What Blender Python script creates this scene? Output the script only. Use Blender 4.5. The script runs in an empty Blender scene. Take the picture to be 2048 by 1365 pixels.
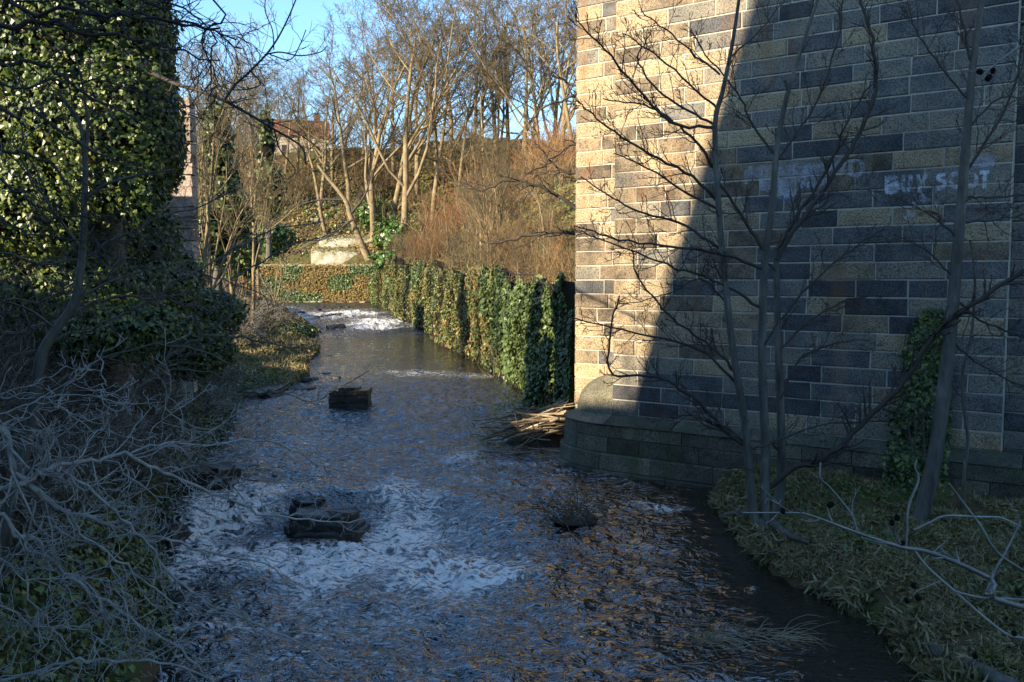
import bpy, math
import numpy as np
from mathutils import Vector
# ------------------------------------------------------------------ camera, sky, sun, exposure
scn = bpy.context.scene
COL = scn.collection
FPX, CX, CY = 1700.0, 1024.0, 682.5          # focal length and centre in photo pixels
CAMH, PITCH = 4.7, math.radians(4.12)
cam = bpy.data.cameras.new('camera'); camo = bpy.data.objects.new('camera', cam); COL.objects.link(camo)
cam.sensor_width = 36; cam.lens = FPX / 2048 * 36; cam.clip_start = 0.05; cam.clip_end = 2000
camo.location = (0, 0, CAMH); camo.rotation_euler = (math.pi / 2 - PITCH, 0, 0)
scn.camera = camo
SUN_EL = math.radians(20.0)
SH = np.array([0.75, 0.66]); SH /= np.linalg.norm(SH)          # horizontal travel of the light
world = bpy.data.worlds.new('World'); scn.world = world; world.use_nodes = True
nt = world.node_tree; nt.nodes.clear()
sky = nt.nodes.new('ShaderNodeTexSky'); sky.sky_type = 'NISHITA'; sky.sun_disc = False
sky.sun_elevation = SUN_EL; sky.sun_rotation = math.atan2(-SH[0], -SH[1])
sky.air_density = 1.3; sky.dust_density = 0.3; sky.ozone_density = 6.0
bg = nt.nodes.new('ShaderNodeBackground'); bg.inputs['Strength'].default_value = 0.15
wo = nt.nodes.new('ShaderNodeOutputWorld')
nt.links.new(sky.outputs[0], bg.inputs[0]); nt.links.new(bg.outputs[0], wo.inputs[0])
sl = bpy.data.lights.new('sun', 'SUN'); sl.energy = 5.0; sl.angle = math.radians(0.6); sl.color = (1.0, 0.83, 0.60)
so = bpy.data.objects.new('sun', sl); COL.objects.link(so)
so.rotation_euler = Vector((SH[0] * math.cos(SUN_EL), SH[1] * math.cos(SUN_EL), -math.sin(SUN_EL))).to_track_quat('-Z', 'Y').to_euler()
so.location = (-30, -40, 60)
vs = scn.view_settings
vs.view_transform = 'Standard'; vs.look = 'None'; vs.gamma = 1.0; vs.exposure = 1.45; vs.use_curve_mapping = False
scn.cycles.max_bounces = 5; scn.cycles.diffuse_bounces = 3; scn.cycles.glossy_bounces = 3; scn.cycles.transparent_max_bounces = 6

# ------------------------------------------------------------------ helpers
def RNG(s): return np.random.default_rng(s)
def ray(px, py):
    a, b = (px - CX) / FPX, (CY - py) / FPX
    f = np.array([0, math.cos(PITCH), -math.sin(PITCH)]); u = np.array([0, math.sin(PITCH), math.cos(PITCH)])
    return f + a * np.array([1., 0, 0]) + b * u
def P(px, py, Y):                              # point on the ray of a pixel at forward distance Y
    d = ray(px, py); return np.array([0, 0, CAMH]) + d * (Y / d[1])
def sstep(a, b, x):
    t = np.clip((np.asarray(x, float) - a) / (b - a), 0, 1); return t * t * (3 - 2 * t)
def hash2(ix, iy, seed):
    h = (ix.astype(np.int64) * 374761393 + iy.astype(np.int64) * 668265263 + seed * 1442695041) & 0xffffffff
    h = ((h ^ (h >> 13)) * 1274126177) & 0xffffffff
    return ((h ^ (h >> 16)) & 0xffff) / 65535.0
def vnoise(x, y, seed=0):                      # smooth value noise, -1..1
    x = np.asarray(x, float); y = np.asarray(y, float)
    ix, iy = np.floor(x), np.floor(y); fx, fy = x - ix, y - iy
    fx = fx * fx * fx * (fx * (fx * 6 - 15) + 10); fy = fy * fy * fy * (fy * (fy * 6 - 15) + 10)
    a = hash2(ix, iy, seed); b = hash2(ix + 1, iy, seed); c = hash2(ix, iy + 1, seed); d = hash2(ix + 1, iy + 1, seed)
    return 2 * ((a * (1 - fx) + b * fx) * (1 - fy) + (c * (1 - fx) + d * fx) * fy) - 1
def fbm(x, y, seed=0, o=4):
    s, a = 0, 1.0
    for i in range(o):
        s = s + a * vnoise(np.asarray(x) * 2 ** i + 17.3 * i, np.asarray(y) * 2 ** i - 9.1 * i, seed + i); a *= .5
    return s / 1.9
def tag(o, label=None, cat=None, group=None, kind=None):
    if label: o['label'] = label
    if cat: o['category'] = cat
    if group: o['group'] = group
    if kind: o['kind'] = kind
    return o
def empty(name, loc, rz=0, label=None, cat=None, group=None):
    o = bpy.data.objects.new(name, None); COL.objects.link(o); o.location = loc; o.rotation_euler = (0, 0, rz)
    o.empty_display_size = .2
    return tag(o, label, cat, group)
def mesh(name, V, F, smooth=False, attrs=None):
    me = bpy.data.meshes.new(name)
    V = np.ascontiguousarray(V, dtype=np.float32).reshape(-1, 3)
    Fs = F if isinstance(F, list) else [F]
    Fs = [np.asarray(f, dtype=np.int32) for f in Fs if len(f)]
    loops = np.concatenate([f.ravel() for f in Fs])
    tot = np.concatenate([np.full(len(f), f.shape[1], np.int32) for f in Fs])
    st = np.concatenate([[0], np.cumsum(tot)[:-1]]).astype(np.int32)
    me.vertices.add(len(V)); me.vertices.foreach_set('co', V.ravel())
    me.loops.add(len(loops)); me.loops.foreach_set('vertex_index', loops)
    me.polygons.add(len(tot)); me.polygons.foreach_set('loop_start', st); me.polygons.foreach_set('loop_total', tot)
    me.polygons.foreach_set('use_smooth', np.full(len(tot), bool(smooth)))
    for k, v in (attrs or {}).items():
        a = me.attributes.new(k, 'FLOAT', 'POINT'); a.data.foreach_set('value', np.ascontiguousarray(v, dtype=np.float32))
    me.update(calc_edges=True); me.validate()
    return me
def obj(name, me, mat, parent=None, loc=None):
    if mat is not None and not len(me.materials): me.materials.append(mat)
    o = bpy.data.objects.new(name, me); COL.objects.link(o)
    if parent: o.parent = parent
    if loc is not None: o.location = loc
    return o
def copy_tree(root):
    r = root.copy(); COL.objects.link(r)
    for c in root.children:
        d = c.copy(); COL.objects.link(d); d.parent = r
        for g in c.children:
            e = g.copy(); COL.objects.link(e); e.parent = d
    return r
def boxes(bs):                                  # list of (x0,x1,y0,y1,z0,z1)
    V, F = [], []
    for i, (x0, x1, y0, y1, z0, z1) in enumerate(bs):
        V += [(x0, y0, z0), (x1, y0, z0), (x1, y1, z0), (x0, y1, z0), (x0, y0, z1), (x1, y0, z1), (x1, y1, z1), (x0, y1, z1)]
        b = 8 * i
        F += [(b, b + 3, b + 2, b + 1), (b + 4, b + 5, b + 6, b + 7), (b, b + 1, b + 5, b + 4), (b + 1, b + 2, b + 6, b + 5), (b + 2, b + 3, b + 7, b + 6), (b + 3, b, b + 4, b + 7)]
    return np.array(V), np.array(F)
def merge(parts):
    V, F, n = [], [], 0
    for v, f in parts:
        V.append(np.asarray(v, float).reshape(-1, 3)); F.append(np.asarray(f) + n); n += len(V[-1])
    return np.concatenate(V), F
# --- tubes from many polylines at once
def resample(pts, rad, n):
    pts = np.asarray(pts, float); rad = np.asarray(rad, float)
    s = np.concatenate([[0], np.cumsum(np.linalg.norm(np.diff(pts, axis=0), axis=1))])
    t = np.linspace(0, s[-1], n)
    return np.stack([np.interp(t, s, pts[:, i]) for i in range(3)], 1), np.interp(t, s, rad)
def smoothpath(pts, n):                         # Catmull-Rom
    p = np.asarray(pts, float); p = np.vstack([2 * p[0] - p[1], p, 2 * p[-1] - p[-2]])
    m = len(p) - 3; t = np.linspace(0, m, n); i = np.minimum(t.astype(int), m - 1); f = (t - i)[:, None]
    a, b, c, d = p[i], p[i + 1], p[i + 2], p[i + 3]
    return .5 * (2 * b + (c - a) * f + (2 * a - 5 * b + 4 * c - d) * f ** 2 + (3 * b - a - 3 * c + d) * f ** 3)
def tubes(polys, kfun):
    g = {}
    for pts, rad in polys: g.setdefault((len(pts), kfun(rad)), []).append((pts, rad))
    Vs, Fs, off = [], [], 0
    for (n, k), L in g.items():
        Pn = np.array([a for a, _ in L]); R = np.array([b for _, b in L]); m = len(L)
        T = np.gradient(Pn, axis=1); T /= np.linalg.norm(T, axis=2, keepdims=True) + 1e-9
        D = Pn[:, -1] - Pn[:, 0]; ref = np.zeros((m, 3)); ref[np.arange(m), np.argmin(np.abs(D), axis=1)] = 1
        U = np.cross(T, ref[:, None, :]); U /= np.linalg.norm(U, axis=2, keepdims=True) + 1e-9
        W = np.cross(T, U)
        a = np.arange(k) * 2 * np.pi / k
        V = Pn[:, :, None, :] + R[:, :, None, None] * (np.cos(a)[:, None] * U[:, :, None, :] + np.sin(a)[:, None] * W[:, :, None, :])
        idx = np.arange(m * n * k).reshape(m, n, k)
        A, B = idx[:, :-1], idx[:, 1:]
        F = np.stack([A, np.roll(A, -1, 2), np.roll(B, -1, 2), B], -1).reshape(-1, 4)
        Vs.append(V.reshape(-1, 3)); Fs.append(F + off); off += m * n * k
    return np.concatenate(Vs), np.concatenate(Fs)
def tube_mesh(name, polys, lo=3, hi=8):
    def k(rad):
        r = rad[0]
        return hi if r > .06 else (5 if r > .015 else lo)
    V, F = tubes(polys, k)
    return mesh(name, V, F, smooth=True)
def unit(v): return v / (np.linalg.norm(v) + 1e-9)
def grow(rng, p, d, L, r0, r1, n=6, wander=.25, up=.0, kink=0.0):
    pts = [np.array(p, float)]; d = unit(np.array(d, float)); st = L / (n - 1)
    for i in range(n - 1):
        d = unit(d + rng.normal(0, wander, 3) / math.sqrt(n) + np.array([0, 0, up / n]))
        pts.append(pts[-1] + d * st)
    return np.array(pts), np.linspace(r0, r1, n)
def ramify(rng, poly, spec, out, lvl=0):
    """spec: per level dict(n per metre or count, f0, ang, len (fraction of parent), rad, up, wander, pts)"""
    if lvl >= len(spec): return
    s = spec[lvl]; pts, rad = poly
    L = np.linalg.norm(np.diff(pts, axis=0), axis=1).sum()
    cnt = s['n'] if 'n' in s else max(1, int(round(s['dens'] * L)))
    cnt = max(0, int(cnt + rng.integers(-1, 2)))
    for i in range(cnt):
        f = s.get('f0', .2) + (1 - s.get('f0', .2)) * (i + rng.random()) / cnt; f = min(f, .98)
        x = f * (len(pts) - 1); k = min(int(x), len(pts) - 2); w = x - k
        p = pts[k] * (1 - w) + pts[k + 1] * w; r = rad[k] * (1 - w) + rad[k + 1] * w
        t = unit(pts[k + 1] - pts[k])
        q = rng.normal(0, 1, 3); q[1] *= s.get('flat', 1.0); q = unit(q - t * np.dot(q, t))
        a = math.radians(rng.normal(s['ang'], s.get('dang', 10)))
        d = t * math.cos(a) + q * math.sin(a)
        ln = (L * s['len'] if 'len' in s else s['m']) * rng.uniform(.55, 1.2) * (1.15 - .55 * f)
        rr = max(min(r * .75, r * s['rad']), s.get('rmin', .002))
        c = grow(rng, p, d, ln, rr, max(rr * .35, s.get('rmin', .002) * .6), s.get('pts', 5), s.get('wander', .3), s.get('up', .0))
        out.append((c, lvl)); ramify(rng, c, spec, out, lvl + 1)
# --- leaves
def leaves(pos, nrm, size, rng, droop=.7, jit=.45, wid=.5):
    n = len(pos)
    N = nrm + rng.normal(0, jit, (n, 3)); N /= np.linalg.norm(N, axis=1, keepdims=True) + 1e-9
    D = rng.normal(0, .6, (n, 3)); D[:, 2] -= droop
    D -= N * (D * N).sum(1, keepdims=True); D /= np.linalg.norm(D, axis=1, keepdims=True) + 1e-9
    S = np.cross(D, N); s = np.asarray(size)[:, None] if np.ndim(size) else np.full((n, 1), size)
    V = np.stack([pos - D * s * .35, pos + (S * wid - D * .05 - N * .12) * s, pos + D * s * .65, pos - (S * wid + D * .05 + N * .12) * s], 1)
    b = np.arange(n)[:, None] * 4
    F = np.concatenate([b + [[0, 1, 2]], b + [[0, 2, 3]]])
    return V.reshape(-1, 3), F, np.repeat(rng.random(n), 4)
def leaf_obj(name, pos, nrm, size, mat, parent, seed, **kw):
    V, F, a = leaves(np.asarray(pos), np.asarray(nrm), size, RNG(seed), **kw)
    return obj(name, mesh(name, V, F, attrs={'rnd': a}), mat, parent)

# ------------------------------------------------------------------ materials
def mat(name, base, rough=.8, spec=.3, ramp=None, scale=4.0, detail=5, bump=.2, bscale=None, coord='Object', attr=None, rnd=0.0, tr=0.0, stretch=None):
    m = bpy.data.materials.new(name); m.use_nodes = True; t = m.node_tree; b = t.nodes['Principled BSDF']
    N, Lk = t.nodes.new, t.links.new
    b.inputs['Roughness'].default_value = rough; b.inputs['Specular IOR Level'].default_value = spec
    tc = N('ShaderNodeTexCoord'); co = tc.outputs[coord]
    if stretch:
        mp = N('ShaderNodeMapping'); mp.inputs['Scale'].default_value = stretch; Lk(co, mp.inputs[0]); co = mp.outputs[0]
    no = N('ShaderNodeTexNoise'); no.inputs['Scale'].default_value = scale; no.inputs['Detail'].default_value = detail; no.inputs['Roughness'].default_value = .65
    Lk(co, no.inputs['Vector'])
    cr = N('ShaderNodeValToRGB'); e = cr.color_ramp.elements
    cols = ramp or [(.3, [c * .75 for c in base]), (.7, [min(1, c * 1.25) for c in base])]
    e[0].position, e[0].color = cols[0][0], (*cols[0][1], 1); e[1].position, e[1].color = cols[-1][0], (*cols[-1][1], 1)
    for p, c in cols[1:-1]:
        x = e.new(p); x.color = (*c, 1)
    if attr:
        an = N('ShaderNodeAttribute'); an.attribute_name = attr
        mx = N('ShaderNodeMath'); mx.operation = 'MULTIPLY_ADD'; mx.inputs[1].default_value = .55
        Lk(an.outputs['Fac'], mx.inputs[0])
        m2 = N('ShaderNodeMath'); m2.operation = 'MULTIPLY'; m2.inputs[1].default_value = .5; Lk(no.outputs['Fac'], m2.inputs[0]); Lk(m2.outputs[0], mx.inputs[2])
        Lk(mx.outputs[0], cr.inputs[0])
    elif rnd:
        oi = N('ShaderNodeObjectInfo'); mx = N('ShaderNodeMath'); mx.operation = 'MULTIPLY_ADD'; mx.inputs[1].default_value = rnd
        ad = N('ShaderNodeMath'); ad.operation = 'SUBTRACT'; ad.inputs[1].default_value = .5; Lk(oi.outputs['Random'], ad.inputs[0])
        Lk(ad.outputs[0], mx.inputs[0]); Lk(no.outputs['Fac'], mx.inputs[2]); Lk(mx.outputs[0], cr.inputs[0])
    else: Lk(no.outputs['Fac'], cr.inputs[0])
    Lk(cr.outputs[0], b.inputs['Base Color'])
    if bump:
        n2 = N('ShaderNodeTexNoise'); n2.inputs['Scale'].default_value = bscale or scale * 4; n2.inputs['Detail'].default_value = 6; Lk(co, n2.inputs['Vector'])
        bp = N('ShaderNodeBump'); bp.inputs['Strength'].default_value = bump; bp.inputs['Distance'].default_value = .05
        Lk(n2.outputs['Fac'], bp.inputs['Height']); Lk(bp.outputs[0], b.inputs['Normal'])
    if tr:
        ts = N('ShaderNodeBsdfTranslucent'); Lk(cr.outputs[0], ts.inputs[0]); ms = N('ShaderNodeMixShader'); ms.inputs[0].default_value = tr
        Lk(b.outputs[0], ms.inputs[1]); Lk(ts.outputs[0], ms.inputs[2]); Lk(ms.outputs[0], t.nodes['Material Output'].inputs[0])
    return m
M = {}
M['ground'] = mat('leaf_litter_soil', (.1, .075, .045), .95, .1, [(.25, (.03, .024, .014)), (.45, (.10, .07, .035)), (.55, (.06, .075, .022)), (.75, (.17, .115, .055))], .9, 8, .6, 9, 'Generated' if False else 'Object')
M['mortar'] = mat('lime_mortar', (.42, .39, .32), .95, .1, scale=3, bump=.3, bscale=60)
M['mudrock'] = mat('wet_dark_rock', (.03, .026, .02), .35, .5, [(.3, (.008, .007, .006)), (.6, (.03, .026, .02)), (.8, (.06, .065, .03))], 3, 6, .5, 14)
M['dryrock'] = mat('pale_boulder', (.3, .26, .18), .9, .2, [(.3, (.12, .10, .06)), (.7, (.38, .33, .22))], 3, 6, .5, 12)
M['bark'] = mat('grey_alder_bark', (.2, .18, .15), .8, .25, [(.3, (.045, .042, .034)), (.55, (.115, .108, .088)), (.75, (.22, .21, .17))], 6, 6, .5, 40, stretch=(1, 1, .25))
M['twig'] = mat('dark_alder_twig', (.05, .04, .032), .7, .3, scale=5, bump=0)
M['paletwig'] = mat('smooth_grey_twig', (.2, .18, .155), .55, .45, [(.3, (.17, .16, .14)), (.7, (.42, .40, .35))], 9, 4, 0)
M['midtwig'] = mat('brown_grey_twig', (.1, .085, .065), .7, .3, [(.3, (.05, .042, .03)), (.7, (.16, .135, .10))], 5, 4, 0)
M['farbark'] = mat('sunlit_tree_bark', (.2, .155, .09), .9, .15, [(.3, (.10, .075, .04)), (.7, (.30, .235, .135))], 2, 5, .3, 20)
M['fartwig'] = mat('brown_far_twig', (.15, .105, .055), .9, .1, rnd=.5, ramp=[(.2, (.085, .075, .048)), (.5, (.135, .11, .065)), (.8, (.18, .125, .065))], scale=1, bump=0)
M['russet'] = mat('russet_twig', (.22, .10, .045), .9, .1, rnd=.6, ramp=[(.2, (.12, .075, .035)), (.5, (.25, .115, .05)), (.8, (.30, .17, .08))], scale=.4, bump=0)
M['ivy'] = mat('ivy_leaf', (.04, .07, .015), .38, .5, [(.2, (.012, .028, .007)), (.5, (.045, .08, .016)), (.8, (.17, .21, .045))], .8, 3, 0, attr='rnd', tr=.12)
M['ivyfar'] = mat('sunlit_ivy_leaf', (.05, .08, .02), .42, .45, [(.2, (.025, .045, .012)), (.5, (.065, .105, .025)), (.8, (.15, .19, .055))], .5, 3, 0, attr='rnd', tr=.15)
M['laurel'] = mat('laurel_leaf', (.05, .1, .02), .3, .5, [(.2, (.02, .05, .01)), (.5, (.05, .11, .02)), (.8, (.12, .2, .04))], .8, 3, 0, attr='rnd', tr=.15)
M['brown'] = mat('dead_leaf', (.2, .13, .06), .9, .1, [(.2, (.09, .06, .025)), (.45, (.20, .13, .055)), (.6, (.14, .13, .04)), (.85, (.36, .24, .11))], .7, 3, 0, attr='rnd', tr=.1)
M['grass'] = mat('bank_grass', (.1, .12, .03), .8, .15, [(.2, (.06, .085, .02)), (.36, (.13, .13, .04)), (.5, (.26, .21, .10)), (.85, (.42, .35, .20))], .6, 4, 0, attr='rnd', tr=.15)
M['straw'] = mat('dead_rush', (.3, .25, .15), .8, .2, scale=4, bump=0)
M['drift'] = mat('driftwood', (.3, .24, .16), .85, .15, rnd=.5, ramp=[(.2, (.10, .075, .045)), (.5, (.26, .20, .125)), (.8, (.42, .35, .25))], scale=6, bump=.3)
M['cone'] = mat('alder_cone', (.02, .014, .011), .8, .2, scale=60, bump=.8, bscale=200)
M['concrete'] = mat('weathered_concrete', (.5, .47, .38), .9, .1, [(.32, (.13, .12, .05)), (.47, (.34, .31, .20)), (.62, (.50, .48, .40))], 1.1, 9, .3, 12)
M['pinkstone'] = mat('pink_rubble_stone', (.34, .27, .22), .9, .1, rnd=.4, ramp=[(.25, (.18, .14, .11)), (.5, (.34, .27, .22)), (.75, (.47, .40, .34))], scale=4, bump=.6, bscale=20)
M['slate'] = mat('red_roof_tile', (.22, .09, .06), .8, .2, scale=3)
M['render'] = mat('cream_wall_render', (.55, .48, .38), .9, .1, scale=2)
M['glass'] = mat('dark_window_glass', (.03, .03, .035), .1, .5, scale=2, bump=0)
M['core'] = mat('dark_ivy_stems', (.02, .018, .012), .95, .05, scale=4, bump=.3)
M['mud'] = mat('dark_bank_mud', (.035, .028, .02), .7, .3, scale=3, bump=.5)

def stone_mat(name, ramp, rnd, moss=0.0):
    m = bpy.data.materials.new(name); m.use_nodes = True; t = m.node_tree; b = t.nodes['Principled BSDF']; N, Lk = t.nodes.new, t.links.new
    b.inputs['Roughness'].default_value = .88; b.inputs['Specular IOR Level'].default_value = .25
    tc = N('ShaderNodeTexCoord'); oi = N('ShaderNodeObjectInfo')
    n1 = N('ShaderNodeTexNoise'); n1.inputs['Scale'].default_value = 1.7; n1.inputs['Detail'].default_value = 8; n1.inputs['Roughness'].default_value = .7; Lk(tc.outputs['Object'], n1.inputs['Vector'])
    sub = N('ShaderNodeMath'); sub.operation = 'SUBTRACT'; sub.inputs[1].default_value = .5; Lk(oi.outputs['Random'], sub.inputs[0])
    ma = N('ShaderNodeMath'); ma.operation = 'MULTIPLY_ADD'; ma.inputs[1].default_value = rnd; Lk(sub.outputs[0], ma.inputs[0]); Lk(n1.outputs['Fac'], ma.inputs[2])
    cr = N('ShaderNodeValToRGB'); e = cr.color_ramp.elements
    e[0].position, e[0].color = ramp[0][0], (*ramp[0][1], 1); e[1].position, e[1].color = ramp[-1][0], (*ramp[-1][1], 1)
    for p, c in ramp[1:-1]: x = e.new(p); x.color = (*c, 1)
    Lk(ma.outputs[0], cr.inputs[0])
    # fine dark pitting and rusty streaks
    n2 = N('ShaderNodeTexNoise'); n2.inputs['Scale'].default_value = 34; n2.inputs['Detail'].default_value = 4; Lk(tc.outputs['Object'], n2.inputs['Vector'])
    r2 = N('ShaderNodeValToRGB'); r2.color_ramp.elements[0].position = .36; r2.color_ramp.elements[0].color = (.22, .21, .2, 1); r2.color_ramp.elements[1].position = .56; r2.color_ramp.elements[1].color = (1, 1, 1, 1)
    Lk(n2.outputs['Fac'], r2.inputs[0])
    mu = N('ShaderNodeMixRGB'); mu.blend_type = 'MULTIPLY'; mu.inputs[0].default_value = .8; Lk(cr.outputs[0], mu.inputs[1]); Lk(r2.outputs[0], mu.inputs[2])
    mp = N('ShaderNodeMapping'); mp.inputs['Scale'].default_value = (1.6, 1.6, .35); Lk(tc.outputs['Object'], mp.inputs[0])
    n3 = N('ShaderNodeTexNoise'); n3.inputs['Scale'].default_value = 1.1; n3.inputs['Detail'].default_value = 5; Lk(mp.outputs[0], n3.inputs['Vector'])
    r3 = N('ShaderNodeValToRGB'); r3.color_ramp.elements[0].position = .56; r3.color_ramp.elements[1].position = .70; Lk(n3.outputs['Fac'], r3.inputs[0])
    m3 = N('ShaderNodeMath'); m3.operation = 'MULTIPLY'; m3.inputs[1].default_value = .45 if not moss else .65; Lk(r3.outputs[0], m3.inputs[0])
    mi = N('ShaderNodeMixRGB'); mi.inputs[2].default_value = (.20, .10, .04, 1) if not moss else (.06, .075, .025, 1); Lk(m3.outputs[0], mi.inputs[0]); Lk(mu.outputs[0], mi.inputs[1])
    Lk(mi.outputs[0], b.inputs['Base Color'])
    bp = N('ShaderNodeBump'); bp.inputs['Strength'].default_value = .5; bp.inputs['Distance'].default_value = .02; Lk(n2.outputs['Fac'], bp.inputs['Height']); Lk(bp.outputs[0], b.inputs['Normal'])
    return m
M['ashlar'] = stone_mat('sooty_sandstone_ashlar', [(.15, (.045, .047, .05)), (.4, (.105, .107, .108)), (.58, (.185, .178, .155)), (.85, (.30, .26, .18))], .5)  # sooty greys, cooled so the colour carries the blue of the shade
M['buff'] = stone_mat('buff_sandstone_ashlar', [(.2, (.07, .058, .045)), (.38, (.20, .16, .11)), (.55, (.34, .27, .17)), (.85, (.48, .38, .23))], .38)  # warm sunlit copy of the ashlar; dark end mimics branch shadow and soot
M['mossy'] = stone_mat('mossy_wet_sandstone', [(.2, (.045, .042, .032)), (.5, (.12, .115, .08)), (.8, (.23, .21, .15))], .4, 1.0)

# ------------------------------------------------------------------ river and terrain shape
LYs = [-60, -30, -12, 0, 5, 9.9, 14.8, 18.5, 24.5, 28, 31, 34, 38, 44, 50, 56, 66, 74, 79, 81, 200]
LXs = [70, 34, 6, -3.2, -4, -4.3, -6.5, -7.3, -8.3, -9.4, -8.4, -8.2, -9.3, -10.0, -12, -13.2, -17.5, -22, -32, -70, -90]
RYs = [-60, -30, -12, 0, 5, 9.9, 10.9, 12.4, 12.9, 14, 16, 17.2, 19.5, 22, 26, 32, 43, 55, 63.7, 80, 86, 200]
RXs = [82, 45, 16, 6, 5, 4.9, 5.05, 4.7, 4.25, 4.05, 3.9, 4.4, 2.0, 1.7, 1.6, .45, -2.4, -5.3, -8.3, -12.5, -13.5, -13.5]
def Lb(y): return np.interp(y, LYs, LXs)
def Rb(y): return np.interp(y, RYs, RXs)
def zw(x, y):
    x = np.asarray(x, float); y = np.asarray(y, float)
    base = np.interp(y, [-80, 8, 17, 27, 40, 50, 60, 72, 85, 200], [-.15, -.05, 0, .16, .45, .65, 1.15, 1.75, 1.95, 2.0])
    ys = np.interp(x, [-8, -6, -3.5, -1.7, -.6, 1, 3], [15.3, 15.4, 16.2, 16.3, 14.6, 13.6, 13.2])
    wd = np.interp(x, [-8, -2, 0, 2], [.7, .8, 2.0, 3.5])
    return base + .45 * sstep(-.25, 1, (y - ys) / wd)
def G(px, py, dz=0.0):                          # where the ray of a pixel meets the water
    d = ray(px, py); Y = 20.0
    for _ in range(60):
        z = float(zw(d[0] / d[1] * Y, Y)) + dz
        Yn = (CAMH - z) / max(-d[2] / d[1], 1e-3); Y = .5 * Y + .5 * min(Yn, 95)
    return np.array([d[0] / d[1] * Y, Y, float(zw(d[0] / d[1] * Y, Y)) + dz])
def zt(y): return np.interp(y, [22, 30, 45, 70, 87, 200], [4.0, 4.3, 5.1, 6.2, 6.0, 6.0])
def H(x, y, rough=1.0):
    x = np.asarray(x, float); y = np.asarray(y, float)
    w = zw(np.clip(x, -60, 40), y); l, r = Lb(y), Rb(y)
    din = np.minimum(np.minimum(x - l, r - x), 87 - y)
    bed = w - .12 - .5 * (1 - np.exp(-np.maximum(din, 0) / .8))
    n1 = fbm(x * .35, y * .35, 3); n2 = fbm(x * 1.7, y * 1.7, 9, 3)
    # right bank
    dr = np.where(y > 87, np.maximum(y - 87, (x + 13.5) * .9), (x - r) * .95); dr = np.maximum(dr, 0)
    low = w + .04 + .45 * (1 - np.exp(-dr / .45)) + .10 * dr + .10 * n2
    low = low + np.maximum(0, dr - 6) * .45
    z = zt(y)
    high = np.where(dr < .35, w + (z - w) * sstep(0, .35, dr), z + .62 * np.maximum(dr - 1.2, 0) - .0035 * np.maximum(dr - 1.2, 0) ** 2) + .5 * n1 * sstep(1, 5, dr)
    high = np.minimum(high, 26 + 1.5 * n1)
    s = sstep(22.5, 27, y); right = low * (1 - s) + high * s
    # far bank with a path and two terraces
    df = np.maximum(y - 87, 0)
    far = np.interp(df, [0, .5, 1.4, 4.9, 5.4, 8.8, 9.4, 12, 40, 80, 140], [2.0, 4.4, 5.9, 6.2, 7.7, 8.2, 9.0, 10.6, 24, 29, 30]) + .5 * n1 * sstep(10, 16, df)
    sf = sstep(-15.0, -12.5, x)
    right = np.where(y > 87, far * (1 - sf) + right * sf, right)
    # left bank
    dl = np.maximum(l - x, 0)
    A = np.interp(y, [-10, 8, 22, 27, 32, 50, 60, 75], [4.5, 4.0, 3.6, 1.2, .5, .6, 1.4, 1.5]); B = np.interp(y, [0, 22, 30, 50], [2.2, 2.2, 1.2, 1.0])
    left = w + .1 + A * (1 - np.exp(-dl / B)) + np.interp(y, [0, 25, 34, 75], [.32, .3, .42, .32]) * np.maximum(dl - np.interp(y, [0, 25, 34, 60], [3, 3, 3.5, 2]), 0) + .25 * n2 + .4 * n1 * sstep(1, 4, dl)
    left = np.minimum(left, 13 + n1)
    left = np.where(y > 87, far, left)
    z = np.where(din > 0, bed, np.where((x > r) & (y <= 87) | (y > 87) & (x > -15), right, np.where(y > 87, far, left)))
    # the valley side behind the camera, unseen, its crest shaped to shade the foreground
    t = SH[0] * x + SH[1] * y; u = SH[1] * x - SH[0] * y
    crest = (13.5 - 1.3 * sstep(-14.2, -15.6, u) + .4 * n1) * sstep(-7, -17, t) * sstep(16, 8, u)
    z = np.maximum(z, crest - .3)
    d2 = np.hypot(x, y)
    return z + rough * .12 * n2 * np.where(din > 0, .4, 1) * sstep(120, 40, d2)
def onray(px, py, y0=8, y1=160):                # first hit of a pixel ray with the terrain
    d = ray(px, py); Y = np.arange(y0, y1, .1); x = d[0] / d[1] * Y; zz = CAMH + d[2] / d[1] * Y
    k = np.argmax(zz < H(x, Y)); return np.array([x[k], Y[k], zz[k]])

xs = np.concatenate([-18 - np.geomspace(.5, 130, 60)[::-1], np.arange(-18, 8, .22), 8 + np.geomspace(.3, 130, 70)])
ysg = np.concatenate([np.linspace(-70, -14, 36), np.arange(-13, 6, .6), np.arange(6, 36, .22), np.arange(36, 100, .42), 100 + np.geomspace(.6, 150, 50)])
GX, GY = np.meshgrid(xs, ysg); GZ = H(GX, GY)
nx, ny = len(xs), len(ysg); idx = np.arange(nx * ny).reshape(ny, nx)
TF = np.stack([idx[:-1, :-1], idx[:-1, 1:], idx[1:, 1:], idx[1:, :-1]], -1).reshape(-1, 4)
tag(obj('ground', mesh('ground', np.stack([GX, GY, GZ], -1), TF, smooth=True), M['ground']), kind='structure')
# a wide plain under everything that reaches the horizon
V, F = boxes([(-900, 900, -900, 1200, -6, -3)])
tag(obj('terrain', mesh('terrain', V, F), M['ground']), kind='structure')

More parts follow.
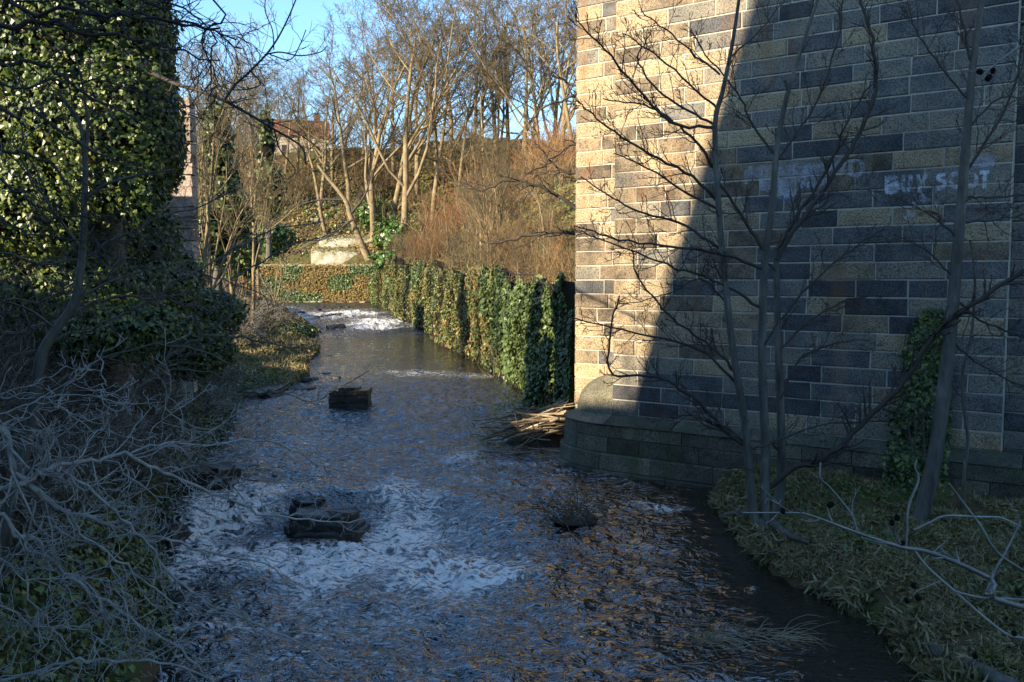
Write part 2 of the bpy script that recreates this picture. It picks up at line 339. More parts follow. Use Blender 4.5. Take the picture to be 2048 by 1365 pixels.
# ------------------------------------------------------------------ river surface
def water_mat():
    m = bpy.data.materials.new('peaty_river_water'); m.use_nodes = True; t = m.node_tree; b = t.nodes['Principled BSDF']; N, Lk = t.nodes.new, t.links.new
    b.inputs['Base Color'].default_value = (.022, .018, .013, 1); b.inputs['Roughness'].default_value = .03; b.inputs['IOR'].default_value = 2.2; b.inputs['Specular IOR Level'].default_value = .5
    tc = N('ShaderNodeTexCoord'); mp = N('ShaderNodeMapping'); mp.inputs['Scale'].default_value = (1.0, 1.9, 1); mp.inputs['Rotation'].default_value = (0, 0, .25); Lk(tc.outputs['Object'], mp.inputs[0])
    n1 = N('ShaderNodeTexNoise'); n1.inputs['Scale'].default_value = 2.6; n1.inputs['Detail'].default_value = 2.2; n1.inputs['Roughness'].default_value = .5; n1.inputs['Distortion'].default_value = 2.0; Lk(mp.outputs[0], n1.inputs['Vector'])
    ca = N('ShaderNodeAttribute'); ca.attribute_name = 'chop'
    bp = N('ShaderNodeBump'); bp.inputs['Distance'].default_value = .13; Lk(n1.outputs['Fac'], bp.inputs['Height']); Lk(ca.outputs['Fac'], bp.inputs['Strength']); Lk(bp.outputs[0], b.inputs['Normal'])
    # foam: lacy white where the water breaks
    fa = N('ShaderNodeAttribute'); fa.attribute_name = 'foam'
    n2 = N('ShaderNodeTexNoise'); n2.inputs['Scale'].default_value = 2.0; n2.inputs['Detail'].default_value = 8; n2.inputs['Roughness'].default_value = .6; n2.inputs['Distortion'].default_value = 1.6; Lk(mp.outputs[0], n2.inputs['Vector'])
    ab = N('ShaderNodeMath'); ab.operation = 'SUBTRACT'; ab.inputs[1].default_value = .5; Lk(n2.outputs['Fac'], ab.inputs[0])
    a2 = N('ShaderNodeMath'); a2.operation = 'ABSOLUTE'; Lk(ab.outputs[0], a2.inputs[0])
    a3 = N('ShaderNodeMath'); a3.operation = 'MULTIPLY'; a3.inputs[1].default_value = 6.5; Lk(a2.outputs[0], a3.inputs[0])
    a4 = N('ShaderNodeMath'); a4.operation = 'SUBTRACT'; Lk(fa.outputs['Fac'], a4.inputs[0]); Lk(a3.outputs[0], a4.inputs[1])
    n3 = N('ShaderNodeTexNoise'); n3.inputs['Scale'].default_value = 11; n3.inputs['Detail'].default_value = 6; n3.inputs['Distortion'].default_value = .8; Lk(mp.outputs[0], n3.inputs['Vector'])
    a5 = N('ShaderNodeMath'); a5.operation = 'MULTIPLY_ADD'; a5.inputs[1].default_value = 1.0; a5.inputs[2].default_value = -.5; Lk(n3.outputs['Fac'], a5.inputs[0])
    a6 = N('ShaderNodeMath'); a6.operation = 'ADD'; Lk(a4.outputs[0], a6.inputs[0]); Lk(a5.outputs[0], a6.inputs[1])
    cr = N('ShaderNodeValToRGB'); cr.color_ramp.elements[0].position = .0; cr.color_ramp.elements[1].position = .5; Lk(a6.outputs[0], cr.inputs[0])
    fo = N('ShaderNodeBsdfPrincipled'); fo.inputs['Base Color'].default_value = (.80, .78, .72, 1); fo.inputs['Roughness'].default_value = .6
    b2 = N('ShaderNodeBump'); b2.inputs['Strength'].default_value = .8; b2.inputs['Distance'].default_value = .06; Lk(n3.outputs['Fac'], b2.inputs['Height']); Lk(b2.outputs[0], fo.inputs['Normal'])
    ms = N('ShaderNodeMixShader'); Lk(cr.outputs[0], ms.inputs[0]); Lk(b.outputs[0], ms.inputs[1]); Lk(fo.outputs[0], ms.inputs[2]); Lk(ms.outputs[0], t.nodes['Material Output'].inputs[0])
    return m
M['water'] = water_mat()
FOAM = [(520, 1112, 190, 26, 1.1), (400, 1045, 110, 40, .75), (480, 1003, 100, 16, .75), (800, 1092, 120, 45, 1.3), (890, 1140, 100, 32, 1.1), (740, 1160, 190, 45, .7),
        (330, 1150, 100, 22, .8), (600, 1128, 120, 25, .6), (790, 985, 70, 35, .6), (860, 1010, 40, 20, .4), (930, 918, 45, 14, .8), (985, 965, 70, 14, .35), (1330, 1018, 50, 5, .8), (1280, 1010, 30, 4, .5),
        (830, 1350, 80, 16, .6), (400, 1256, 100, 9, .7), (650, 1240, 190, 50, .38), (470, 970, 80, 10, .5), (560, 975, 90, 12, .5), (700, 627, 70, 4, .9), (745, 652, 70, 5, 1.0), (765, 643, 50, 4, .7),
        (830, 745, 70, 7, .45), (930, 752, 90, 7, .35), (600, 640, 50, 7, .6), (550, 622, 40, 6, .6), (540, 640, 40, 8, .5), (1505, 1181, 14, 5, .8), (1000, 1160, 90, 18, .45), (660, 880, 120, 14, .18), (780, 855, 120, 10, .2),
        (560, 900, 100, 20, .25), (900, 1230, 200, 60, .22), (1060, 1130, 80, 12, .2), (1010, 930, 40, 8, .4), (690, 830, 60, 5, .35)]
rows = np.concatenate([np.arange(-30, 6, 1.0), 6 * np.exp(np.linspace(0, math.log(88.0 / 6), 760))])
ncol = 230
S = np.linspace(0, 1, ncol)
lo = np.maximum(Lb(rows) - .9, -48); hi = Rb(rows) + .9
WX = lo[:, None] + (hi - lo)[:, None] * S[None]; WY = np.repeat(rows[:, None], ncol, 1)
WZ = zw(WX, WY)
foam = np.zeros_like(WX)
for px, py, rx, ry, s in FOAM:
    g = G(px, py); ax = rx * g[1] / FPX; ay = ry * g[1] ** 2 / (CAMH - g[2]) / FPX
    foam = foam + 1.3 * s * np.exp(-((WX - g[0]) / ax) ** 2 - ((WY - g[1]) / ay) ** 2)
foam = foam * (.8 + .75 * fbm(WX * .9, WY * .7, 81, 3)); turb = np.clip(foam, 0, 1.2)
calm = sstep(2.6, 4.0, WX) * sstep(17.5, 16, WY) * (1 - sstep(12.5, 10.5, WY) * .2)        # slack pool by the bank
pool = sstep(30, 36, WY) * sstep(56, 50, WY) * .75
chop = np.clip(1 - .93 * calm - pool, .04, 1)
fl = WX * .93 + WY * .15
wave = .07 * fbm(WX * 1.1, WY * 1.7, 21, 3) + .06 * fbm(WX * 3.2, WY * 4.2, 31, 3) + .02 * (1 - np.abs(vnoise(WX * 5 + 2 * vnoise(WX, WY, 5), WY * 7, 41))) 
diag = np.sin((WY * 1.0 + WX * .55) * 5.2 + 2.5 * vnoise(WX * .8, WY * .8, 61)) * .018 * sstep(-1.5, 0, WX) * sstep(4.5, 3, WX) * sstep(22, 18, WY) * sstep(9, 12, WY)
rough = .16 * fbm(WX * 2.2, WY * 2.6, 51, 4) + .07 * np.abs(fbm(WX * 5, WY * 6, 55, 3))
WZ = WZ + chop * (wave + diag) + turb * rough
for px, py, rx, ry, h in [(1080, 1165, 50, 16, .16), (1160, 1195, 60, 10, -.12), (1150, 1215, 70, 14, .10), (1095, 1150, 50, 8, .1), (810, 1050, 60, 16, .14), (780, 1075, 90, 10, -.10), (930, 925, 40, 8, .12)]:
    g = G(px, py); ax = rx * g[1] / FPX; ay = ry * g[1] ** 2 / (CAMH - g[2]) / FPX
    WZ = WZ + h * np.exp(-((WX - g[0]) / ax) ** 2 - ((WY - g[1]) / ay) ** 2)
nr = len(rows); idx = np.arange(nr * ncol).reshape(nr, ncol)
WF = np.stack([idx[:-1, :-1], idx[:-1, 1:], idx[1:, 1:], idx[1:, :-1]], -1).reshape(-1, 4)
tag(obj('river', mesh('river', np.stack([WX, WY, WZ], -1), WF, smooth=True, attrs={'foam': (np.minimum(foam, .95) * .85 - .1).ravel(), 'chop': (.15 + .85 * chop).ravel() * .9}), M['water']), kind='structure')

# ------------------------------------------------------------------ bridge pier
CW = np.array([2.25, 18.77]); ANG = -math.atan2(.559, .829)
wd = np.array([math.cos(ANG), math.sin(ANG)]); inn = np.array([-math.sin(ANG), math.cos(ANG)])
def wall_pt(px, py, off=0.0):                  # pixel -> local (x, z) on the wall plane pushed out by off
    d = ray(px, py); o = CW - inn * off
    k = np.dot(o, inn) / np.dot(d[:2], inn)
    q = d[:2] * k; return np.dot(q - CW, wd), CAMH + d[2] * k
pier = empty('bridge_pier', (CW[0], CW[1], 0), ANG, 'tall sooty sandstone ashlar bridge pier rising from a rounded mossy plinth beside the river', 'bridge pier')
rb = RNG(7)
def block_mesh(x0, x1, z0, z1, yf, yb, j=.006):
    c = .014; a, b = rb.normal(0, j, 2)
    R0 = [(x0, yb, z0), (x1, yb, z0), (x1, yb, z1), (x0, yb, z1)]
    R1 = [(x0, yf + c, z0), (x1, yf + c, z0), (x1, yf + c, z1), (x0, yf + c, z1)]
    R2 = [(x0 + c, yf + a, z0 + c), (x1 - c, yf + b, z0 + c), (x1 - c, yf + b + rb.normal(0, .003), z1 - c), (x0 + c, yf + a, z1 - c)]
    F = [(8, 9, 10, 11)]
    for r in (0, 4):
        for i in range(4): F.append((r + i, r + (i + 1) % 4, r + 4 + (i + 1) % 4, r + 4 + i))
    V = np.array(R0 + R1 + R2); V[4:] += np.clip(rb.normal(0, .0045, (8, 3)), -.008, .008); V[4:8, 1] = np.minimum(V[4:8, 1], yf + .016)
    V[8:, 1] = np.minimum(V[8:, 1], yf + .008)
    return mesh('stone_block', V, np.array(F))
CH, Z0, NC = .331, 1.72, 28
ZT = Z0 + CH * NC
GAP = .013
V, F = boxes([(0, 7.52, .018, 4.6, -1.0, ZT)])
face = obj('wall_face', mesh('wall_face', V, F), M['mortar'], pier)
V, F = boxes([(-1.45 + .02, -.002, .818, 3.9, -1.0, ZT)])
pil = obj('pilaster', mesh('pilaster', V, F), M['mortar'], pier)
V, F = boxes([(7.522, 8.95, .335, 3.9, -1.0, ZT)])
pil2 = obj('pilaster', mesh('pilaster', V, F), M['mortar'], pier)
for c in range(NC):
    z0, z1 = Z0 + c * CH + GAP, Z0 + (c + 1) * CH - GAP
    x = 0.0; first = True
    while x < 7.5:
        L = rb.uniform(.62, 1.25)
        if first: L = [.55, 1.05][c % 2] * rb.uniform(.9, 1.15)
        if 7.52 - x - L < .45: L = 7.52 - x
        x1 = min(x + L, 7.52)
        o = obj('stone_block', block_mesh(x + (GAP if x > 0 else -.012), x1 - GAP, z0, z1, 0, .12), M['buff'] if rb.random() < .10 + .7 * (x < 2.6) * (c > 3) else M['ashlar'], face)  # buff blocks gathered where sun strikes, so stone colour imitates the lit patch
        x = x1; first = False
    cut = -1.45 + [.62, .95, .78][c % 3] * rb.uniform(.9, 1.1)
    for a, b in ((-1.45, cut - GAP), (cut + GAP, 0)):
        obj('stone_block', block_mesh(a, b, z0, z1, .80, .95), M['buff'] if rb.random() < .8 else M['ashlar'], pil)  # mostly the warm lit tone, since the pilaster stands in the sun
    obj('stone_block', block_mesh(7.52, 8.97, z0, z1, .30, .45), M['ashlar'], pil2)
# masonry above the frame: one mesh of alike courses, then the shaft
bs = []
for c in range(NC, NC + 30):
    z0, z1 = Z0 + c * CH + GAP, Z0 + (c + 1) * CH - GAP; x = 0.
    while x < 7.5:
        L = rb.uniform(.7, 1.2); x1 = 7.52 if 7.52 - x - L < .5 else x + L
        bs.append((x + GAP, x1 - GAP, 0, .1, z0, z1)); x = x1
    bs.append((-1.45, -.02, .80, .95, z0, z1))
V, F = boxes(bs); tag(obj('upper_masonry', mesh('upper_masonry', V, F), M['ashlar'], pier), kind='stuff')
V, F = boxes([(.01, 7.51, .03, 4.6, ZT, 21), (-1.43, 0.0, .83, 3.9, ZT, 21), (7.522, 8.95, .33, 3.9, ZT, 21)]); obj('shaft', mesh('shaft', V, F), M['mortar'], pier)
# rounded plinth
XC, YC = .1, .8
def ppath(o):
    p = [(9.4 - i * (9.4 - XC) / 60, -o) for i in range(60)]
    a, b = 1.28 + o, YC + o
    p += [(XC - a * math.sin(t), YC - b * math.cos(t)) for t in np.linspace(0, math.pi / 2, 26)]
    p += [(XC - a, YC + .15 * i) for i in range(1, 20)]
    return np.array(p)
def plinth_course(name, z0, z1, o0, o1, m, parent, thick=.3, Lr=(.75, 1.4), kind_in=0):
    A, B, I = ppath(o0), ppath(o1), ppath(min(o0, o1) - thick)
    s = np.concatenate([[0], np.cumsum(np.linalg.norm(np.diff(A, axis=0), axis=1))]); tot = s[-1]; c = 0; n = 0
    while c < tot - .2:
        L = rb.uniform(*Lr); c1 = min(c + L, tot); c1 = tot if tot - c1 < .4 else c1
        t = np.linspace(c + .008, c1 - .008, max(2, int((c1 - c) / .16)))
        q = lambda Q: np.stack([np.interp(t, s, Q[:, 0]), np.interp(t, s, Q[:, 1])], 1)
        a, b, i = q(A), q(B), q(I); k = len(t); j = rb.normal(0, .008)
        dn = (a - i) / np.linalg.norm(a - i, axis=1, keepdims=True) * j
        V = np.concatenate([np.c_[i, np.full(k, z0)], np.c_[a + dn, np.full(k, z0)], np.c_[b + dn, np.full(k, z1 - .016)], np.c_[b + dn - (a - i) * .04, np.full(k, z1)], np.c_[i, np.full(k, z1)]])
        F = [(r * k + e, r * k + e + 1, (r + 1) * k + e + 1, (r + 1) * k + e) for r in range(4) for e in range(k - 1)]
        for e in (0, k - 1): F += [(e, k + e, 2 * k + e, 3 * k + e)] if e == 0 else [(3 * k + e, 2 * k + e, k + e, e)]
        obj(name, mesh(name, V, np.array(F)), m, parent); c = c1; n += 1
core = ppath(.12); k = len(core)
V = np.concatenate([np.c_[core, np.full(k, -1.2)], np.c_[core, np.full(k, 1.5)]])
F = np.array([(i, i + 1, k + i + 1, k + i) for i in range(k - 1)])
plinth = obj('plinth', mesh('plinth', V, F), M['mossy'], pier)
for z0, z1, o in ((-.9, -.12, .74), (-.11, .21, .66), (.22, .55, .60), (.565, .905, .50), (.92, 1.25, .40), (1.265, 1.53, .40)):
    plinth_course('stone_block', z0, z1, o, o, M['mossy'], plinth)
plinth_course('coping_stone', 1.545, 1.715, .43, .03, M['mossy'], plinth, .45, (1.0, 1.7))
# domed cap that fills the re-entrant corner above the nose
def dome(z0, zs, rx, ry, hz):
    n, k = 14, 18; V = []
    for i in range(n + 1):
        e = math.pi / 2 * i / n
        for j in range(k + 1):
            a = math.pi / 2 * j / k
            V.append((-.003 - rx * math.cos(e) * math.sin(a), YC - ry * math.cos(e) * math.cos(a), zs + hz * math.sin(e)))
    F = [(i * (k + 1) + j, i * (k + 1) + j + 1, (i + 1) * (k + 1) + j + 1, (i + 1) * (k + 1) + j) for i in range(n) for j in range(k)]
    b = len(V)
    for j in range(k + 1):
        a = math.pi / 2 * j / k; V.append((-.003 - (rx + .04) * math.sin(a), YC - (ry + .02) * math.cos(a), zs - .012)); V.append((-.003 - (rx + .04) * math.sin(a), YC - (ry + .02) * math.cos(a), z0))
    for j in range(k): F.append((b + 2 * j, b + 2 * j + 1, b + 2 * j + 3, b + 2 * j + 2)); F.append((j, b + 2 * j, b + 2 * j + 2, j + 1))
    return np.array(V), np.array(F)
V, F = dome(1.60, 1.86, 1.24, .80, .72)
obj('domed_cap', mesh('domed_cap', V, F, smooth=True), M['mossy'], pier)

# faded painted lettering on the wall
def paint_mat(name, col, cover):
    m = bpy.data.materials.new(name); m.use_nodes = True; t = m.node_tree; b = t.nodes['Principled BSDF']; N, Lk = t.nodes.new, t.links.new
    b.inputs['Base Color'].default_value = (*col, 1); b.inputs['Roughness'].default_value = .85
    tc = N('ShaderNodeTexCoord'); no = N('ShaderNodeTexNoise'); no.inputs['Scale'].default_value = 26; no.inputs['Detail'].default_value = 7; no.inputs['Roughness'].default_value = .7; Lk(tc.outputs['Object'], no.inputs['Vector'])
    n2 = N('ShaderNodeTexNoise'); n2.inputs['Scale'].default_value = 4; Lk(tc.outputs['Object'], n2.inputs['Vector'])
    ad = N('ShaderNodeMath'); ad.operation = 'ADD'; Lk(no.outputs['Fac'], ad.inputs[0]); Lk(n2.outputs['Fac'], ad.inputs[1])
    mr = N('ShaderNodeMapRange'); mr.inputs['From Min'].default_value = .8; mr.inputs['From Max'].default_value = 1.2; mr.inputs['To Min'].default_value = 0; mr.inputs['To Max'].default_value = cover; Lk(ad.outputs[0], mr.inputs['Value'])
    at = N('ShaderNodeAttribute'); at.attribute_name = 'edge'; mu = N('ShaderNodeMath'); mu.operation = 'MULTIPLY'; Lk(mr.outputs[0], mu.inputs[0]); Lk(at.outputs['Fac'], mu.inputs[1])
    Lk(mu.outputs[0], b.inputs['Alpha']); return m
M['whitepaint'] = paint_mat('faded_white_paint', (.62, .63, .68), .85)
M['washpaint'] = paint_mat('thin_white_paint', (.52, .53, .60), .5)
M['redpaint'] = paint_mat('faded_red_brown_paint', (.09, .025, .015), .9)
def stroke(pts, w):
    p = smoothpath(np.array(pts, float), max(6, 7 * (len(pts) - 1))) if len(pts) > 2 else np.linspace(pts[0], pts[1], 6)
    t = np.gradient(p, axis=0); t /= np.linalg.norm(t, axis=1, keepdims=True); nn = np.c_[-t[:, 1], t[:, 0]] * w / 2
    rows_, e = [], []
    for f, a in ((-1.25, 0), (-.6, 1), (.6, 1), (1.25, 0)): rows_.append(p + nn * f); e.append(np.full(len(p), float(a)))
    k = len(p); V = np.concatenate(rows_); F = [(r * k + i, r * k + i + 1, (r + 1) * k + i + 1, (r + 1) * k + i) for r in range(3) for i in range(k - 1)]
    return V, np.array(F), np.concatenate(e)
def lettering(name, strokes, w, m, off):       # every brush stroke is a piece of its own
    for i, s in enumerate(strokes):
        V, F, E = stroke([wall_pt(x, y, off) for x, y in s], w)
        obj(name, mesh(name, np.c_[V[:, 0], np.full(len(V), -off - .0004 * i), V[:, 1]], F, attrs={'edge': E}), m, pier)
z4 = lambda L: [(1700 + a / 5.885, 310 + b / 5.885) for a, b in L]
z3 = lambda L: [(1350 + a / 5.851, 300 + b / 5.851) for a, b in L]
circ = lambda cx, cy, rx, ry, a0=0, a1=360: [(cx + rx * math.cos(math.radians(a)), cy + ry * math.sin(math.radians(a))) for a in np.linspace(a0, a1, 12)]
lettering('painted_stroke', [z4(L) for L in [
    [(435, 250), (428, 450)], [(435, 262), (530, 268), (548, 305), (510, 340), (435, 345)], [(435, 350), (540, 362), (560, 405), (520, 440), (430, 440)],
    [(630, 240), (628, 390), (665, 428), (700, 400), (715, 235)], [(800, 232), (808, 300), (835, 345)], [(905, 222), (865, 290), (830, 350), (815, 445)],
    [(1125, 232), (1050, 245), (1045, 285), (1115, 320), (1100, 375), (995, 425)], circ(1245, 300, 62, 82, 300, 60), circ(1430, 300, 58, 72), [(1525, 212), (1640, 204)], [(1592, 210), (1582, 400)]]], .075, M['whitepaint'], .018)
lettering('painted_stroke', [z3(L) for L in [[(1060, 215), (1000, 300), (1010, 420), (1060, 480)], [(1235, 200), (1240, 540)], [(1240, 530), (1400, 520)], [(1400, 165), (1405, 300)], [(1470, 500), (1560, 170), (1660, 500)], [(1500, 400), (1640, 400)], [(860, 215), (980, 215)], [(830, 240), (835, 400)], [(560, 230), (560, 340)]]] +
          [z4(L) for L in [[(10, 60), (15, 255)], [(15, 62), (100, 70), (150, 130), (120, 225), (20, 255)]]], .085, M['washpaint'], .017)
lettering('painted_wash', [z3(L) for L in [[(850, 260), (1200, 250)], [(1200, 270), (1500, 240)], [(1500, 250), (2000, 200)], [(1000, 400), (1400, 380)], [(1350, 400), (1800, 360)], [(1200, 520), (1450, 500)]]] + [z4(L) for L in [[(1400, 90), (1700, 70)], [(450, 300), (540, 400)]]], .24, M['washpaint'], .014)
lettering('painted_stroke', [z4(L) for L in [[(665, 790), (690, 700), (690, 610), (740, 570), (800, 620)], [(770, 555), (960, 525)], [(1010, 535), (1035, 620)], [(840, 460), (880, 530), (800, 600)], [(640, 750), (760, 700)], [(1730, 265), (1737, 385)]]], .06, M['washpaint'], .019)
lettering('painted_mark', [z4(L) for L in [[(785, 665), (860, 668), (960, 680)], [(800, 700), (860, 690)], [(950, 672), (1040, 715), (1115, 830)], [(1460, 640), (1620, 635)]]], .06, M['redpaint'], .020)

# unseen opposite pier, outline invented to cast the wall's slanting shadow; the arch between them
op = CW - inn * 27.0
pier2 = empty('bridge_pier', (op[0], op[1], 0), ANG, 'opposite sandstone bridge pier with a raking buttress on the near valley side', 'bridge pier')
V = np.array([(-8.2, 0, -2), (10, 0, -2), (9, 0, 30), (-1.6, 0, 30), (-3.9, 0, 21), (-6.3, 0, 13.3), (-6.7, 0, 11.9), (-8.2, 0, 10.2)])
n = len(V); V2 = V.copy(); V2[:, 1] = -4.5; VV = np.concatenate([V, V2])
F = [tuple(range(n)), tuple(range(2 * n - 1, n - 1, -1))]
obj('shaft', mesh('shaft', VV, [np.array([F[0]]), np.array([F[1]]), np.array([(i, n + i, n + (i + 1) % n, (i + 1) % n) for i in range(n)])]), M['ashlar'], pier2)
arch = empty('bridge_arch', (CW[0], CW[1], 0), ANG, 'high stone arch spanning the river overhead between the two piers', 'bridge')
V, F = [], []
A = np.linspace(0, math.pi, 25)
for w in (.2, 7.4):
    for a in A: V.append((w, -13.5 + 13.52 * math.cos(a), 20.5 + 8.5 * math.sin(a)))
k = 25
F = [(i, i + 1, k + i + 1, k + i) for i in range(k - 1)]
b = len(V)
for w in (.2, 7.4):
    for a in A: V.append((w, -13.5 + 13.52 * math.cos(a) * 1.3, 30.2))
for q in (0, 1): F += [(q * k + i, q * k + i + 1, b + q * k + i + 1, b + q * k + i) for i in range(k - 1)]
obj('barrel', mesh('barrel', np.array(V), np.array(F)), M['ashlar'], arch)
V, F = boxes([(-1.2, 8.8, -45, 45, 30.2, 31.4)]); obj('deck', mesh('deck', V, F), M['ashlar'], arch)
V, F = boxes([(-1.2, -.8, -45, 45, 31.4, 32.7), (8.4, 8.8, -45, 45, 31.4, 32.7)]); obj('parapet', mesh('parapet', V, F), M['ashlar'], arch)

# ------------------------------------------------------------------ stones and masonry in the river
def rock_mesh(seed, sub=2, sq=.7, lump=.32):
    import bmesh
    bm = bmesh.new(); bmesh.ops.create_icosphere(bm, subdivisions=sub, radius=1.0); rg = RNG(seed); o = rg.uniform(-50, 50, 2)
    for v in bm.verts:
        c = v.co; n = vnoise(c.x * 1.3 + o[0] + c.z, c.y * 1.3 + o[1] - c.z * .7, seed); n2 = vnoise(c.x * 3 + o[1], c.y * 3 + c.z * 3, seed + 1)
        f = 1 + lump * float(n) + .1 * float(n2); c *= f
        c.z = max(c.z, -.5) * sq; c.x = max(min(c.x, .85), -.9); c.z = min(c.z, .62 * sq + .1 * c.x)
    me = bpy.data.meshes.new('rock'); bm.to_mesh(me); bm.free()
    for p in me.polygons: p.use_smooth = False
    return me
RK = [rock_mesh(100 + i, 2 if i < 4 else 3, [.7, .55, .8, .6, .45, .7, .5, .65][i]) for i in range(8)]
RKP = [rock_mesh(140 + i, 2, .7) for i in range(4)]
for r in RK: r.materials.append(M['mudrock'])
for r in RKP: r.materials.append(M['dryrock'])
rr = RNG(11)
def rock(px, py, wpx, label, group=None, name='boulder', me=None, hz=1.0, dz=-.05, wid=.75):
    g = G(px, py); s = wpx * g[1] / FPX / 1.75
    o = obj(name, me or RK[rr.integers(0, 8)], None); o.location = (g[0], g[1] + s * .3, g[2] + dz); o.scale = (s, s * wid, s * hz); o.rotation_euler = (0, 0, rr.uniform(-.5, .5))
    return tag(o, label, 'rock', group)
rock(657, 712, 16, 'small dark stone alone in the smooth water beyond the other stepping stones', hz=.9)
rock(651, 748, 24, 'low dark wet stone just upstream of a similar one near the masonry block')
rock(671, 757, 24, 'rounded dark wet stone closest to the square masonry block in the river')
rock(672, 658, 38, 'large dark boulder above the rapids beside the low tree spit', hz=1.1)
rock(622, 738, 14, 'tiny dark stone at the tip of the green grassy spit')
rock(610, 778, 45, 'flat dark rock slab at the end of the cobbled shore', hz=.7, me=RK[4])
for i in range(15):
    rock(545 + 75 * rr.random(), 745 + 32 * rr.random(), rr.uniform(16, 38), 'dark wet cobble on the stony shore below the grassy spit', 'cobbles on the left shore', 'shore_cobble')
for i in range(30):
    rock(545 + 150 * rr.random() ** 1.1, 612 + 27 * rr.random(), rr.uniform(8, 20), 'small dark rock breaking the surface in the far rapids', 'rocks in the far rapids', 'rapids_rock', hz=.8, dz=0.02)
for i in range(26):
    x = 500 + 270 * i / 26 + rr.uniform(-4, 4); d = ray(x, 600); Y = 86.7 + rr.uniform(-.3, .3)
    s = rr.uniform(8, 17) * Y / FPX / 1.6
    o = obj('bank_boulder', RKP[rr.integers(0, 4)], None); o.location = (d[0] / d[1] * Y, Y, 2.15 + rr.uniform(0, .25)); o.scale = (s, s, s); o.rotation_euler = (0, 0, rr.uniform(0, 6))
    tag(o, 'pale sunlit boulder in the row along the foot of the far bank', 'rock', 'boulders along the far bank')
def slab(name, x0, x1, y0, y1, h, label, seed, Y=None):
    """a dark stratified ledge: stacked uneven beds, outline from its water line"""
    a, b = G(x0, y1), G(x1, y1); w = b[0] - a[0]; c = .5 * (a + b); dep = max(.5, (G(.5 * (x0 + x1), y0)[1] - c[1]) * .8)
    rg = RNG(seed); root = empty(name, (c[0], c[1] + dep * .5, c[2]), 0, label, 'rock'); z = -.5
    beds = 3; k = 22
    for i in range(beds):
        top = h * (i + 1) / beds; ang = np.linspace(0, 2 * np.pi, k, endpoint=False)
        rad = 1 + .12 * rg.normal(0, 1, k); sc = 1 - .1 * i
        ex = np.sign(np.cos(ang)) * np.abs(np.cos(ang)) ** .55 * w / 2 * rad * sc; ey = np.sign(np.sin(ang)) * np.abs(np.sin(ang)) ** .55 * dep / 2 * rad * sc
        V = np.concatenate([np.c_[ex * 1.0, ey, np.full(k, z)], np.c_[ex, ey, top - .04 + rg.normal(0, .015, k)], np.c_[ex * .93, ey * .9, top + rg.normal(0, .02, k)], [[0, 0, top + .02]]])
        F = [np.array([(r * k + j, r * k + (j + 1) % k, (r + 1) * k + (j + 1) % k, (r + 1) * k + j) for r in range(2) for j in range(k)]), np.array([(2 * k + j, 2 * k + (j + 1) % k, 3 * k) for j in range(k)])]
        obj('rock_bed', mesh('rock_bed', V, F), M['mudrock'], root); z = top - .05
slab('rock_ledge', 560, 722, 1035, 1082, .42, 'long dark rock ledge in the middle of the white water step', 1)
slab('rock_ledge', 325, 455, 950, 985, .40, 'dark rock ledge jutting from the ivy bank above the step', 2)
slab('rock_ledge', 570, 650, 1010, 1036, .30, 'narrow dark rock shelf upstream of the long mid-stream ledge', 3)
slab('rock_ledge', 262, 345, 1035, 1105, .30, 'dark rock ledge at the left end of the waterfall under ivy', 4)
slab('rock_ledge', 470, 545, 770, 800, .25, 'low dark rock shelf at the left water edge behind bramble', 5)
# square masonry stump
g = G(696, 820); k = g[1] / FPX
st = empty('masonry_block', (g[0], g[1] + .45, g[2]), .06, 'square dark masonry stump with a raised cap standing in the river', 'masonry')
w = 40 * k
rg = RNG(5)
for z0, z1 in ((-.5, .20), (.215, .43), (.445, .60)):
    xs_ = [-w, -w * rg.uniform(-.3, .3), w]
    for a, b in zip(xs_[:-1], xs_[1:]):
        V, F = boxes([(a + .006, b - .006, -.45 + rg.normal(0, .008), .45, z0, z1)]); obj('stone_block', mesh('stone_block', V + rg.normal(0, .012, V.shape), F), M['mudrock'], st)
V, F = boxes([(-w * .55, w * .5, -.26, .3, .602, .68)]); obj('cap_stone', mesh('cap_stone', V, F), M['mudrock'], st)

# ------------------------------------------------------------------ walls on the far side
def ivy_sheet(name, pts_fn, n, size, m, parent, seed, **kw):
    rg = RNG(seed); p, nn = pts_fn(rg, n); return tag(leaf_obj(name, p, nn, rg.uniform(size[0], size[1], len(p)), m, parent, seed + 1, **kw), kind='stuff')
rw = empty('retaining_wall', (0, 0, 0), 0, 'long riverside retaining wall draped in bulging sunlit ivy behind the pier', 'wall')
yy = np.linspace(21.8, 86, 136); xx = Rb(yy)
base = np.stack([xx, yy], 1); tn = np.gradient(base, axis=0); tn /= np.linalg.norm(tn, axis=1, keepdims=True); on = np.c_[-tn[:, 1], tn[:, 0]]       # toward the river
def bulge(y, z): return .28 + .42 * np.maximum(0, fbm(y * .55, z * .15, 71, 3) + .25) * 1.2 + .18 * vnoise(y * 1.6, z * .9, 77) + .55 * np.maximum(0, vnoise(y * .7, z * .25, 3)) * np.interp(y, [25, 45, 60], [1, .9, .6]) - .35 * np.clip(z / 5, 0, 1) * np.interp(y, [25, 60], [.4, 1])
ZN = 16; hh = np.linspace(0, 1, ZN); V = []
for i in range(len(yy)):
    z0 = float(zw(xx[i], yy[i])) - .4; z1 = float(zt(yy[i])) + .15 + .7 * float(fbm(yy[i] * .45, 0, 15, 3))
    for h_ in hh:
        z = z0 + (z1 - z0) * h_; q = base[i] + on[i] * (bulge(yy[i], z) - .14) * (1 - .5 * h_ ** 4); V.append((q[0], q[1], z))
    V.append((base[i][0] - on[i][0] * .6, base[i][1] - on[i][1] * .6, z1 - .1))
k = ZN + 1
